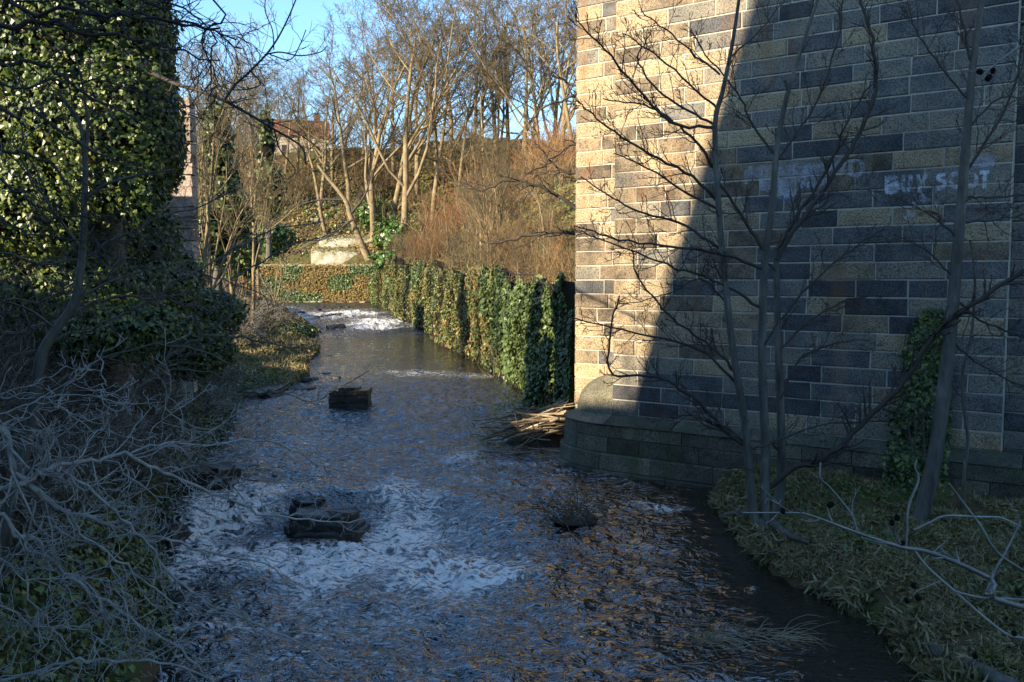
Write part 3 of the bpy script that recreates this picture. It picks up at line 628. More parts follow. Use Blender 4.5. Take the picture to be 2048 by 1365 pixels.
F = np.array([(i * k + j, (i + 1) * k + j, (i + 1) * k + j + 1, i * k + j + 1) for i in range(len(yy) - 1) for j in range(k - 1)])
obj('wall_body', mesh('wall_body', np.array(V), F, smooth=True), M['core'], rw)
def wall_pts(rg, n):
    y = 21.8 + 63.7 * rg.random(n) ** 1.9; h_ = rg.random(n) ** .85
    x = Rb(y); z0 = zw(x, y) + .12; z1 = zt(y) + .3 + .8 * fbm(y * .45, y * 0, 15, 3); z = z0 + (z1 - z0) * h_ + rg.normal(0, .03, n)
    o = np.stack([np.interp(y, yy, on[:, 0]), np.interp(y, yy, on[:, 1])], 1)
    b = (bulge(y, z) + rg.uniform(-.1, .06, n)) * (1 - .5 * h_ ** 4)
    keep = (rg.random(n) < np.interp(y, [25, 36, 44, 60, 86], [1, 1, .55, .6, .5]) + .4 * vnoise(y * .5, z * .5, 91))
    p = np.c_[x + o[:, 0] * b, y + o[:, 1] * b, z]; nn = np.c_[o, np.full(n, .35)]
    return p[keep], nn[keep]
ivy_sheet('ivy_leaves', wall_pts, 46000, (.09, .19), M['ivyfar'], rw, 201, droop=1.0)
def wall_brown(rg, n):
    p, nn = wall_pts(rg, n); k = (p[:, 1] > 36) & (vnoise(p[:, 1] * .35, p[:, 2] * .4, 95) > -.25); return p[k] + nn[k] * .05, nn[k]
ivy_sheet('dead_leaves', wall_brown, 26000, (.07, .15), M['brown'], rw, 205)
# low far river wall, its growth, and the two terraces
fw = empty('river_wall', (-22, 87, 2), 0, 'low overgrown river wall along the far bank below the terraces', 'wall')
rg = RNG(301); n = 22000; x = rg.uniform(-36, -12.5, n); h_ = rg.random(n); z = 2.3 + 3.9 * h_
p = np.c_[x, 87.0 + .9 * h_ - rg.uniform(.0, .5, n), z]; nn = np.tile([0, -1, .5], (n, 1))
kk = vnoise(x * .4, z * .7, 12) + (h_ - .6) * .8 > .05
lx = np.array([-22, 87, 2.])
tag(leaf_obj('green_growth', p[kk] - lx, nn[kk], rg.uniform(.1, .22, kk.sum()), M['ivyfar'], fw, 302), kind='stuff')
tag(leaf_obj('brown_growth', p[~kk] - lx, nn[~kk], rg.uniform(.1, .22, (~kk).sum()), M['brown'], fw, 303), kind='stuff')
V, F = boxes([(-16, 9.2, .9, 1.35, 3.9, 4.25)]); obj('wall_coping', mesh('wall_coping', V, F), M['concrete'], fw)
def terrace(x0, x1, yt, yb, Y, label, sag, seed):
    a, b = P(x0, yb, Y), P(x1, yb, Y); zt_ = P(x0, yt, Y)[2]; zb = a[2]; rg = RNG(seed)
    root = empty('terrace_wall', (a[0], Y, zb), 0, label, 'wall'); L = b[0] - a[0]
    n = 24; e = np.linspace(0, 1, n); top = zt_ - zb - sag * e ** 3 + .05 * vnoise(e * 9, e * 0, seed); yc = .9 * e * e; x = e * L
    V = np.concatenate([np.c_[x, yc + o_, z_] for o_, z_ in ((0, np.full(n, -.5)), (.03, top - .08), (.08, top), (.6, top), (.6, np.full(n, -.5)))])
    F = [(r * n + i, r * n + i + 1, (r + 1) * n + i + 1, (r + 1) * n + i) for r in range(4) for i in range(n - 1)]
    obj('wall_body', mesh('wall_body', V, [np.array(F), np.array([[0, n, 2 * n, 3 * n, 4 * n], [5 * n - 1, 4 * n - 1, 3 * n - 1, 2 * n - 1, n - 1]])]), M['concrete'], root)
    # grass fringe hanging over the top
    m_ = 1800; x = rg.uniform(0, L, m_); p = np.c_[x, .9 * (x / L) ** 2 - .03 + rg.uniform(0, .4, m_), zt_ - zb - sag * (x / L) ** 3 + rg.uniform(-.6, .3, m_) * rg.random(m_) ** 1.5]
    tag(leaf_obj('grass_fringe', p, np.tile([0, -1, .3], (m_, 1)), rg.uniform(.12, .26, m_), M['grass'], root, seed + 1, wid=.2), kind='stuff')
terrace(622, 722, 498, 530, 91.6, 'lower whitewashed concrete terrace wall on the far bank', .35, 31)
terrace(636, 740, 473, 496, 95.6, 'upper whitewashed concrete terrace wall half hidden by a leaning tree', .1, 33)
tag(obj('boulder', RKP[1], None, loc=tuple(onray(631, 441))), 'single pale boulder lying on the brown slope above the terraces', 'rock').scale = (.6, .6, .6)

# small house on the ridge
hx = P(600, 330, 128); hz = float(H(hx[0], 128)) - 3.2
ho = empty('house', (hx[0], 128, hz), .3, 'small cream house with a red tiled roof on the ridge, half hidden by twigs', 'house')
V, F = boxes([(-4, 4, -3, 3, 0, 4.6)]); hw = obj('wall', mesh('wall', V, F), M['render'], ho)
V = np.array([(-4.3, -3.4, 4.5), (4.3, -3.4, 4.5), (4.3, 3.4, 4.5), (-4.3, 3.4, 4.5), (-4.3, 0, 7.3), (4.3, 0, 7.3)])
rf = obj('roof', mesh('roof', V, [np.array([(0, 1, 5, 4), (2, 3, 4, 5), (3, 2, 1, 0)]), np.array([(0, 4, 3), (1, 2, 5)])]), M['slate'], ho)
V, F = boxes([(2.2, 3.0, -.4, .4, 6.4, 8.3)]); obj('chimney', mesh('chimney', V, F), M['slate'], rf)
for x in (-2.2, 0, 2.2):
    V, F = boxes([(x - .5, x + .5, -3.03, -2.95, 1.6, 3.1)]); wn = obj('window', mesh('window', V, F), M['glass'], ho)
    V, F = boxes([(x - .6, x + .6, -3.12, -2.98, 1.45, 1.58)]); obj('sill', mesh('sill', V, F), M['render'], wn)

# ------------------------------------------------------------------ bare trees on the far slopes
def far_tree_meshes(seed, fork=.3, spread=30, nl=7, twigden=1.0):
    rg = RNG(seed); out = []; h = 10.0
    lean = rg.normal(0, .06, 2)
    tr = grow(rg, (0, 0, -.6), (lean[0], lean[1], 1), h * .92, .125, .035, 9, .18, .3)
    limbs = []
    ramify(rg, tr, [dict(n=nl, f0=fork, ang=spread + 16, dang=12, len=.62, rad=.62, up=.55, wander=.28, pts=7, rmin=.02),
                    dict(n=7, f0=.25, ang=38, len=.5, rad=.55, up=.4, wander=.4, pts=5, rmin=.012),
                    dict(n=7, f0=.15, ang=42, len=.5, rad=.55, up=.3, wander=.5, pts=4, rmin=.008),
                    dict(n=4, f0=.15, ang=38, len=.6, rad=.7, up=.2, wander=.5, pts=3, rmin=.007)], out)
    trunk = [tr] + [p for p, l in out if l == 0]; crown = [p for p, l in out if l > 0]
    return tube_mesh('trunk', trunk), tube_mesh('crown', crown)
PROTO = [far_tree_meshes(400 + i, [.3, .18, .42, .12, .35, .5][i], [28, 22, 32, 20, 36, 30][i], [8, 9, 7, 10, 8, 6][i], 1.2) for i in range(6)]
for a, b in PROTO: a.materials.append(M['farbark']); b.materials.append(M['fartwig'])
def far_tree(px, Y, ytop, k, label, group, lean=0, base_py=None, thick=1.0, name='bare_tree', m=None):
    d = ray(px, 560); x = d[0] / d[1] * Y; z = float(H(x, Y)); top = P(px, ytop, Y)[2]; s = max(.35, (top - z) / 10.3)
    r = empty(name, (x, Y, z), rr.uniform(0, 6.28), label, 'tree', group); r.scale = (s * 1.3 * thick, s * 1.3 * thick, s); r.rotation_euler = (rr.normal(0, .05), lean, r.rotation_euler[2])
    obj('trunk', PROTO[k][0], None, r); obj('crown', PROTO[k][1], None, r)
    return r
HL = 'tall bare deciduous tree with upswept limbs on the sunlit far hillside'; HG = 'bare trees on the far hillside'
for px, Y, yt, k in [(812, 92, -25, 1), (745, 96, 40, 3), (778, 100, 10, 0), (838, 104, 0, 1), (880, 108, 5, 5), (905, 112, -12, 3), (935, 105, -5, 0), (960, 112, -30, 5), (1000, 104, -10, 1), (1040, 98, -15, 2), (1080, 92, -5, 3), (1115, 84, -20, 0), (1150, 78, -20, 2), (1190, 90, -40, 1),
                     (700, 104, 85, 4), (665, 112, 100, 3), (640, 104, 130, 0), (720, 116, 60, 5), (600, 116, 140, 2), (575, 108, 150, 4), (545, 118, 150, 0), (515, 112, 135, 3), (480, 110, 120, 1), (860, 96, 60, 2), (790, 112, 30, 4), (920, 96, 120, 4), (975, 92, 130, 2), (1060, 104, 10, 5), (1020, 112, 0, 3), (1100, 108, -10, 1),
                     (620, 122, 150, 1), (690, 124, 110, 2), (760, 120, 60, 1), (440, 104, 110, 2), (400, 100, 90, 0), (560, 126, 160, 5), (655, 98, 190, 5)]:
    far_tree(px, Y, yt, k, 'bare deciduous tree ' + ('near the cream house on the ridge' if px < 620 else 'on the slope above the whitewashed terraces' if px < 800 else 'on the crest between the terraces and the russet brush' if px < 950 else 'rising out of the russet brush behind the pier'), HG)
# saplings and brush with russet twigs on the slope
def brush_meshes(seed, n=16, h=3.2, tw=7):
    rg = RNG(seed); out = []; stems = []
    for i in range(n):
        s = grow(rg, (rg.normal(0, .7), rg.normal(0, .5), -.2), (rg.normal(0, .28), rg.normal(0, .28), 1), h * rg.uniform(.55, 1.15), .025, .008, 6, .4, .3); stems.append(s)
        ramify(rg, s, [dict(n=tw, f0=.25, ang=35, len=.42, rad=.6, up=.4, wander=.5, pts=4, rmin=.008), dict(n=3, f0=.2, ang=35, len=.5, rad=.7, up=.2, wander=.5, pts=3, rmin=.006)], out)
    return tube_mesh('stems', stems), tube_mesh('twigs', [p for p, _ in out])
BR = [brush_meshes(500 + i) for i in range(3)]
for a, b in BR: a.materials.append(M['farbark']); b.materials.append(M['russet'])
BG = [tuple(m.copy() for m in x) for x in BR]
for a, b in BG: a.materials.clear(); b.materials.clear(); a.materials.append(M['farbark']); b.materials.append(M['fartwig'])
rg = RNG(77)
def brush(px, Y, hpx, rus, label, group):
    d = ray(px, 560); x = d[0] / d[1] * Y; z = float(H(x, Y)); s = hpx * Y / FPX / 3.4
    r = empty('brush_shrub', (x, Y, z - .1), rg.uniform(0, 6.28), label, 'shrub', group); r.scale = (s * 1.25, s * 1.25, s)
    a, b = (BR if rus else BG)[rg.integers(0, 3)]; obj('stems', a, None, r); tag(obj('twigs', b, None, r), kind='stuff')
for i in range(46):
    px = rg.uniform(880, 1180); Y = rg.uniform(58, 112)
    brush(px, Y, rg.uniform(70, 130), True, 'russet twiggy shrub on the sunlit slope behind the pier', 'russet brush on the slope')
for i in range(84):
    px = rg.uniform(430, 960); Y = rg.uniform(97, 122) if px < 760 else rg.uniform(80, 115)
    if i > 51: Y = rg.uniform(121, 134)
    brush(px, Y, rg.uniform(35, 85), rg.random() < .3, 'brown leafless shrub on the slope above the far bank', 'brown brush above the far bank')
for i in range(70):
    y = 27 + 52 * rg.random() ** 1.3; x = float(Rb(y)) + rg.uniform(-.2, 3.5); px = CX + FPX * x / y
    brush(px, y, rg.uniform(60, 120) * 48 / (y + 12), rg.random() < .25, 'leafless scrub growing along the top of the ivy wall', 'scrub on the ivy wall')
for i in range(16):
    y = rg.uniform(31, 58); x = float(Rb(y)) + rg.uniform(1.0, 5.0); px = CX + FPX * x / y; d = ray(px, 560)
    r = far_tree(px, y, rg.uniform(250, 420), rg.integers(0, 6), 'thin pale sapling on the slope just above the ivy wall', 'saplings above the ivy wall', thick=.7, name='sapling')
# low growth on the slopes: dead leaves, moss and ivy patches nobody could count
rg = RNG(88)
def slope_cover(name, n, fn, size, m, label, seed, keep):
    rg = RNG(seed); x, y = fn(rg, n); k = keep(x, y, rg); x, y = x[k], y[k]; z = H(x, y)
    p = np.c_[x, y, z + rg.uniform(0, .25, len(x))]; nn = np.tile([-.3, -.5, .8], (len(x), 1))
    return tag(leaf_obj(name, p, nn, rg.uniform(*size, len(x)) * np.clip(y / 95, .4, 1.2), m, None, seed + 1, jit=.6), label, 'undergrowth', kind='stuff')
def fan(y0, y1, p0, p1):
    def f(rg, n):
        y = y0 + (y1 - y0) * rg.random(n) ** 1.2; px = rg.uniform(p0, p1, n); return (px - CX) / FPX * y, y
    return f
land = lambda x, y: (x > Rb(y) + 1.0) & (y <= 87) | (y > 88.5)
slope_cover('dead_leaves', 60000, fan(32, 122, 420, 1200), (.18, .4), M['brown'], 'carpet of brown dead leaves and stalks on the far slopes', 601, lambda x, y, r: land(x, y))
slope_cover('ground_ivy', 45000, fan(26, 116, 420, 1200), (.16, .36), M['ivyfar'], 'patches of low green ivy and moss on the far slopes', 611, lambda x, y, r: land(x, y) & (fbm(x * .16, y * .16, 66) > np.where(y < 48, -.6, -.02)))
# evergreen shrubs
def leafy(name, px, py, Y, rx, ry, n, size, m, label, cat, seed, stems=True, squash=1.0):
    c = P(px, py, Y); k = Y / FPX; a, b = rx * k, ry * k; rg = RNG(seed)
    zb = float(H(c[0], Y)); root = empty(name, (c[0], Y, min(zb, c[2] - b)), 0, label, cat); o = np.array([c[0], Y, min(zb, c[2] - b)])
    d = rg.normal(0, 1, (n, 3)); d /= np.linalg.norm(d, axis=1, keepdims=True); rad = rg.uniform(.55, 1.0, n) ** .5 * (1 + .38 * vnoise(d[:, 0] * 2.6 + seed, d[:, 2] * 2.6 + d[:, 1] * 1.7, seed) + .15 * vnoise(d[:, 0] * 7, d[:, 2] * 7, seed + 2))
    p = c - o + d * rad[:, None] * np.array([a, a * .8, b]) * squash
    tag(leaf_obj('foliage', p, d + [0, 0, .2], rg.uniform(*size, n), m, root, seed + 1), kind='stuff')
    if stems:
        S = [grow(rg, (rg.normal(0, a * .15), rg.normal(0, a * .15), -.1), (rg.normal(0, .35), rg.normal(0, .3), 1), (c[2] - o[2]) + b * .7, .05, .015, 6, .3) for _ in range(6)]
        obj('stems', tube_mesh('stems', S), M['farbark'], root)
    return root
leafy('laurel_shrub', 792, 520, 74, 46, 20, 2600, (.18, .34), M['laurel'], 'clipped dark green laurel mound overhanging the ivy wall by the pale trunk', 'shrub', 701)
leafy('laurel_shrub', 790, 478, 88, 40, 38, 2200, (.2, .4), M['laurel'], 'dark evergreen shrub beside the terraces under the pale trunk', 'shrub', 703)
leafy('laurel_shrub', 742, 425, 99, 34, 26, 1500, (.2, .4), M['laurel'], 'bright green shrub high on the brown slope above the terraces', 'shrub', 705)
leafy('laurel_shrub', 545, 478, 62, 42, 34, 2200, (.16, .3), M['laurel'], 'bright sunlit green shrub at the left of the terraces', 'shrub', 707)
leafy('laurel_shrub', 470, 505, 48, 50, 48, 3000, (.14, .26), M['ivy'], 'dark evergreen shrub below the bare trees at the left river bend', 'shrub', 709)
leafy('laurel_shrub', 585, 665, 50, 52, 20, 1500, (.10, .2), M['ivy'], 'low dark evergreen bush leaning over the water on the left spit', 'shrub', 711)
leafy('laurel_shrub', 820, 590, 66, 40, 45, 1800, (.12, .24), M['ivyfar'], 'sunlit ivy hump bulging from the wall near the river bend', 'ivy', 713)
leafy('laurel_shrub', 755, 585, 80, 18, 40, 900, (.14, .24), M['laurel'], 'dark ivy clump in the corner where the two river walls meet', 'ivy', 715)

# ------------------------------------------------------------------ traced limbs of the near trees
def limb(pts, Y, w0, w1, n=None, pre=None):
    Ys = Y if np.ndim(Y) else np.full(len(pts), Y)
    if len(Ys) != len(pts): Ys = np.interp(np.linspace(0, 1, len(pts)), np.linspace(0, 1, len(Ys)), Ys)
    q = [P(x, y, d) for (x, y), d in zip(pts, Ys)]
    r = np.linspace(w0, w1, len(q)) / 2 * np.array(Ys) / FPX
    if pre is not None: q = [np.array(p, float) for p in pre] + q; r = np.concatenate([np.full(len(pre), r[0] * 1.15), r])
    n = n or max(8, 4 * len(q)); p = smoothpath(q, n); s = np.linspace(0, len(q) - 1, n)
    return p, np.interp(s, np.arange(len(q)), r)
def wiggle(poly, rng, a):
    p, r = poly; k = len(p); e = rng.normal(0, a, (k, 3)); e[0] = 0; return p + e, r
TW = [dict(dens=7.5, f0=.15, ang=42, m=.62, rad=.5, up=.55, wander=.4, pts=5, rmin=.0062, flat=.5), dict(n=4, f0=.25, ang=42, len=.4, rad=.7, up=.5, wander=.4, pts=4, rmin=.0055), dict(n=3, f0=.3, ang=40, len=.4, rad=.8, up=.4, wander=.4, pts=3, rmin=.0048)]
def finish_tree(root, trunk, branches, mt, mb, rng, spec, extra=None, tm=None):
    for t in trunk: obj('stem', tube_mesh('stem', [t], hi=12), mt, root)
    out = []
    for b in branches:
        obj('branch', tube_mesh('branch', [b], hi=8), mb, root); ramify(rng, b, spec, out)
    for t in trunk: ramify(rng, t, extra or [], out)
    if out: tag(obj('twigs', tube_mesh('twigs', [p for p, _ in out]), tm or mb, root), kind='stuff')
rg = RNG(900); YA = 14.5
al = empty('alder_tree', (0, 0, 0), 0, 'multi-stemmed bare alder on the grass bank in front of the pier', 'tree')
T = [limb([(1512, 1062), (1500, 960), (1490, 850), (1466, 700), (1450, 560), (1436, 400), (1430, 250), (1446, 180), (1466, 80), (1482, -30)], [YA, YA - .1, YA - .3], 19, 6),
     limb([(1530, 1072), (1530, 960), (1530, 880), (1524, 700), (1530, 520), (1546, 400), (1552, 310), (1572, 200), (1602, 100), (1645, -30)], YA, 22, 6),
     limb([(1545, 1066), (1562, 960), (1562, 850), (1556, 680), (1552, 500)], YA + .25, 21, 12)]
Bs = [([(1553, 520), (1575, 480), (1640, 390), (1705, 290), (1752, 180), (1746, 90), (1715, -20)], YA + .2, 17, 7),
      ([(1553, 500), (1590, 440), (1660, 330), (1690, 250), (1740, 170)], YA + .3, 13, 4),
      ([(1526, 500), (1490, 440), (1440, 370), (1425, 330), (1380, 270)], YA, 13, 3),
      ([(1550, 310), (1500, 240), (1470, 180), (1420, 120), (1380, 60)], YA, 8, 3), ([(1552, 330), (1590, 270), (1640, 190), (1680, 60), (1690, -20)], YA + .1, 8, 4),
      ([(1432, 256), (1350, 246), (1268, 170), (1212, 102), (1176, 67), (1150, 31)], [YA - .1, YA - .8], 11, 3), ([(1430, 251), (1386, 226), (1325, 190), (1284, 138), (1276, 113), (1300, 70)], [YA, YA + .5], 9, 3),
      ([(1432, 215), (1397, 185), (1325, 123), (1284, 92), (1250, 67)], YA, 8, 3), ([(1432, 338), (1386, 277), (1335, 236), (1299, 215), (1268, 205), (1207, 200)], [YA, YA + .7], 10, 3),
      ([(1438, 405), (1376, 349), (1299, 308), (1232, 267), (1181, 226), (1153, 200)], [YA, YA - .5], 11, 3), ([(1438, 420), (1361, 379), (1299, 338), (1227, 308)], YA, 9, 3),
      ([(1438, 497), (1361, 446), (1284, 426), (1222, 395), (1161, 354)], [YA, YA + .4], 10, 3), ([(1525, 538), (1438, 508), (1335, 492), (1232, 479), (1150, 451)], [YA, YA - .9], 12, 3),
      ([(1520, 615), (1448, 569), (1361, 538), (1268, 503), (1160, 462)], [YA, YA - .4], 11, 3), ([(1480, 760), (1430, 700), (1350, 640), (1280, 560), (1265, 500)], YA, 10, 3),
      ([(1475, 770), (1400, 700), (1300, 672), (1200, 650), (1120, 630)], [YA, YA + .4], 10, 3), ([(1490, 890), (1460, 870), (1440, 850), (1400, 805), (1340, 765), (1290, 750), (1222, 748), (1220, 670), (1238, 590)], [YA, YA + .3, YA + 1], 16, 4),
      ([(1440, 150), (1390, 110), (1330, 60), (1280, 20)], YA, 7, 3), ([(1455, 120), (1520, 60), (1560, 10)], YA, 6, 3), ([(1448, 600), (1400, 560), (1330, 590), (1240, 610)], YA, 6, 2),
      ([(1560, 700), (1620, 640), (1700, 600), (1780, 590)], YA, 8, 3), ([(1560, 640), (1620, 570), (1700, 500), (1770, 460)], YA, 9, 3), ([(1640, 390), (1700, 380), (1760, 385)], YA, 5, 2), ([(1560, 800), (1600, 720), (1660, 690), (1740, 680)], YA, 8, 3),
      ([(1538, 975), (1591, 935), (1630, 925), (1681, 891), (1741, 831), (1802, 770), (1862, 680), (1900, 640), (1970, 590), (2060, 535)], [YA, YA - .5, YA - 1.6], 19, 12),
      ([(1510, 900), (1440, 850), (1380, 830), (1300, 845)], YA, 7, 2), ([(1505, 940), (1440, 930), (1390, 950), (1340, 930)], YA - .2, 6, 2), ([(1500, 900), (1560, 880), (1640, 850), (1720, 845), (1860, 830)], YA - .3, 7, 2)]
finish_tree(al, T, [wiggle(limb(b[0], b[1], b[2] * .62, b[3] * .8), rg, .012) for b in Bs], M['bark'], M['twig'], rg, TW, [dict(dens=.9, f0=.3, ang=55, m=.6, rad=.3, up=.5, wander=.4, pts=5, rmin=.004)] + TW[1:])
R_ = [[(1530, 1045), (1480, 1040), (1437, 1052), (1490, 1068), (1500, 1097), (1512, 1113), (1552, 1118)], [(1545, 1060), (1580, 1085), (1620, 1100)], [(1520, 1055), (1535, 1090), (1560, 1100)], [(1515, 1040), (1470, 1030), (1430, 1058), (1420, 1075)]]
for L in R_:
    q = np.array([onray(x, y, 9, 20) for x, y in L]); q[:, 2] += .11; p = smoothpath(q, 22); obj('root', tube_mesh('root', [(p, np.linspace(.085, .03, 22))], hi=8), M['bark'], al)
a2 = empty('alder_tree', (0, 0, 0), 0, 'single slender leaning alder with smooth grey trunk beside ivy on the pier', 'tree'); rg = RNG(920); YB = 13.6
T = [limb([(1800, 1135), (1818, 1095), (1842, 1030), (1872, 900), (1890, 760), (1905, 620), (1915, 500), (1925, 380), (1935, 250), (1946, 130), (1968, -30)], YB, 36, 11)]
T[0][1][:5] *= [1.3, 1.1, 1.02, 1, 1]
Bs = [([(1944, 130), (1930, 70), (1908, -20)], YB, 9, 4), ([(1930, 345), (1975, 280), (2030, 170), (2045, 80)], YB, 9, 4), ([(1934, 395), (1990, 396), (2060, 388)], YB, 7, 5), ([(1924, 446), (1990, 440), (2060, 425)], YB, 7, 4),
      ([(1905, 600), (1960, 640), (2010, 660), (2060, 680)], YB, 8, 5), ([(1898, 680), (1960, 730), (2060, 780)], YB, 7, 4), ([(1918, 480), (1860, 430), (1800, 400)], YB, 7, 2), ([(1910, 560), (1850, 500), (1790, 470)], YB, 7, 2), ([(1938, 200), (1880, 130), (1830, 60), (1815, 0)], YB, 7, 3), ([(1935, 260), (1990, 200), (2040, 195)], YB, 7, 3)]
finish_tree(a2, T, [wiggle(limb(b[0], b[1], b[2] * .65, b[3] * .8), rg, .012) for b in Bs], M['bark'], M['twig'], rg, TW, [dict(dens=.7, f0=.35, ang=60, m=.5, rad=.2, up=.5, wander=.4, pts=5, rmin=.004)] + TW[1:])
for a_, b_ in (((1965, 150), 1), ((1985, 143), 2), ((1975, 155), 3)):
    pass
a3 = empty('alder_sapling', (0, 0, 0), 0, 'thin pale crooked sapling close against the pier right of the leaning alder', 'tree'); rg = RNG(930)
finish_tree(a3, [limb([(1928, 1075), (1926, 1000), (1930, 930), (1936, 880), (1928, 820), (1924, 760), (1930, 720), (1944, 660), (1950, 560), (1940, 480)], 13.9, 9, 4)], [], M['bark'], M['twig'], rg, TW, [dict(dens=1.5, f0=.4, ang=55, m=.4, rad=.5, up=.4, wander=.4, pts=4, rmin=.004)])

# alder branch with cones reaching in from the right
YJ = 2.7; rg = RNG(940)
aj = empty('alder_tree', (0, 0, 0), 0, 'alder just outside the view whose pale bough with dark cones hangs over the grass bank', 'tree')
obj('stem', tube_mesh('stem', [(np.array([(5.6, 3.2, .2), (5.2, 3.1, 2.0), (5.0, 3.0, 4.0), (5.1, 3.0, 7.0)]), np.array([.13, .12, .1, .06]))], hi=10), M['bark'], aj)
Bs = [limb([(2070, 1218), (1982, 1157), (1867, 1107), (1802, 1094), (1716, 1066), (1621, 1031), (1586, 1026), (1485, 1026)], YJ, 14, 3, pre=[(5.1, 3.05, 3.0), (3.2, 2.9, 3.4)]),
      limb([(1716, 1066), (1701, 1026), (1660, 975), (1641, 956), (1641, 925)], YJ, 6, 4), limb([(1812, 1092), (1817, 1016), (1837, 961), (1830, 935), (1834, 920)], YJ, 6, 4), limb([(1828, 1060), (1860, 1045), (1892, 1032), (1960, 1034), (2002, 1036), (2042, 1054)], YJ, 5, 3),
      limb([(1826, 1097), (1852, 1132), (1902, 1177), (2002, 1262), (2048, 1277), (2090, 1290)], YJ, 6, 6), limb([(2080, 1160), (1997, 1107), (1960, 1050), (1927, 1006), (1897, 966)], YJ, 8, 5), limb([(1972, 1187), (1990, 1140), (2007, 1112), (2037, 1052), (2040, 1040)], YJ, 6, 4),
      limb([(1900, 1180), (1960, 1195), (2050, 1200), (2090, 1215)], YJ, 5, 4), limb([(1880, 1163), (1840, 1180), (1826, 1190)], YJ, 3, 2), limb([(1800, 1094), (1780, 1066), (1775, 1050)], YJ, 3, 2), limb([(1586, 1026), (1560, 1010), (1563, 1000)], YJ, 3, 2), limb([(2090, 40), (2040, 90), (1995, 125), (1968, 148)], YJ, 4, 3, pre=[(5.0, 3.0, 5.6), (3.0, 2.8, 5.5)])]
SP = [dict(dens=2.2, f0=.1, ang=50, m=.12, rad=.55, up=.3, wander=.5, pts=5, rmin=.0018), dict(n=2, f0=.3, ang=45, len=.4, rad=.8, pts=3, rmin=.0014, wander=.4)]
finish_tree(aj, [], Bs, M['paletwig'], M['paletwig'], rg, SP)
import bmesh
bm = bmesh.new(); bmesh.ops.create_uvsphere(bm, u_segments=12, v_segments=9, radius=1.0)
for i, v in enumerate(bm.verts):
    a = math.atan2(v.co.y, v.co.x); v.co *= 1 + .12 * math.cos(6 * a + 9 * v.co.z); v.co.z *= 1.25
cone_me = bpy.data.meshes.new('cone'); bm.to_mesh(cone_me); bm.free(); cone_me.materials.append(M['cone'])
for x, y in [(1661, 1010), (1784, 1046), (1794, 1036), (1827, 1171), (1814, 1202), (1836, 1196), (1804, 1087), (1950, 1312), (2028, 1267), (1565, 1022), (2036, 1185), (1960, 144), (1986, 142), (1977, 156)]:
    q = P(x, y, YJ); o = obj('cone', cone_me, None, aj); o.location = q; o.scale = [.0085 * rg.uniform(.85, 1.2)] * 3; o.rotation_euler = (rg.normal(0, .5), rg.normal(0, .5), 0)

# trees over the left bank
rg = RNG(950); YL = 4.2
fl_ = empty('bank_tree', (0, 0, 0), 0, 'grey tree just outside the view whose smooth pale boughs sweep low over the white water', 'tree')
tk = smoothpath([(-4.6, 4.0, -.2), (-4.4, 4.0, 2.5), (-4.3, 4.1, 4.6), (-4.5, 4.2, 7), (-4.2, 4.2, 10)], 14)
obj('stem', tube_mesh('stem', [(tk, np.linspace(.16, .08, 14))], hi=12), M['bark'], fl_)
pr = lambda z: [(-4.35, 4.05, z), (-3.4, 4.15, z + .05)]
Bs = [limb([(-30, 850), (10, 891), (30, 946), (65, 976), (95, 1006), (140, 1026), (200, 1041), (261, 1066), (351, 1081), (441, 1111), (527, 1126), (600, 1180)], [YL, YL + .3, YL + 1.0], 24, 3, pre=pr(3.9)),
      limb([(-30, 990), (75, 951), (120, 931), (200, 921), (256, 911), (321, 941), (401, 976), (482, 1011), (552, 1036), (652, 1041), (730, 1040), (850, 1000)], [YL, YL + .8, YL + 2], 16, 3, pre=pr(3.4)),
      limb([(256, 911), (321, 888), (401, 893), (477, 881), (552, 886), (627, 921), (672, 956)], [YL + .6, YL + 1.5], 9, 3), limb([(-30, 1030), (30, 1061), (75, 1086), (120, 1142), (191, 1192), (276, 1247), (351, 1292), (416, 1357), (450, 1400)], [YL, YL + .5], 16, 8, pre=pr(3.2)),
      limb([(110, 940), (140, 951), (226, 1016), (281, 1076), (331, 1137), (396, 1192), (472, 1232), (577, 1277), (700, 1352), (730, 1390)], [YL, YL + .6, YL + 1], 12, 6), limb([(140, 1026), (166, 1071), (236, 1117), (281, 1157), (351, 1207), (370, 1250)], [YL, YL + .5], 10, 4),
      limb([(70, 1001), (55, 1061), (50, 1142), (60, 1202), (85, 1227), (50, 1272), (20, 1330)], YL, 9, 4), limb([(-30, 1360), (120, 1330), (230, 1320), (330, 1325), (420, 1360)], YL, 12, 7, pre=pr(2.9)), limb([(85, 1227), (130, 1290), (170, 1340)], YL, 5, 3), limb([(-30, 1200), (60, 1250), (150, 1260), (260, 1320)], YL, 7, 3, pre=pr(3.0)),
      limb([(-30, 1120), (60, 1160), (160, 1150), (240, 1190), (300, 1300)], YL, 6, 3, pre=pr(3.1)), limb([(-20, 830), (60, 800), (130, 790), (210, 800), (205, 860), (150, 900)], YL, 7, 3, pre=pr(4.0)), limb([(200, 700), (205, 760), (207, 800), (202, 860)], YL + .4, 5, 3), limb([(300, 870), (330, 820), (335, 790), (322, 880)], YL + .6, 4, 2)]
SPL = [dict(dens=8, f0=.1, ang=45, m=.42, rad=.5, up=.25, wander=.8, pts=6, rmin=.0032), dict(n=5, f0=.2, ang=45, len=.5, rad=.7, up=.2, wander=.8, pts=5, rmin=.0026), dict(n=2, f0=.3, ang=45, len=.5, rad=.8, wander=.6, pts=4, rmin=.0022)]
finish_tree(fl_, [], [wiggle((b[0], b[1] * .68), rg, .008) for b in Bs], M['paletwig'], M['paletwig'], rg, SPL)
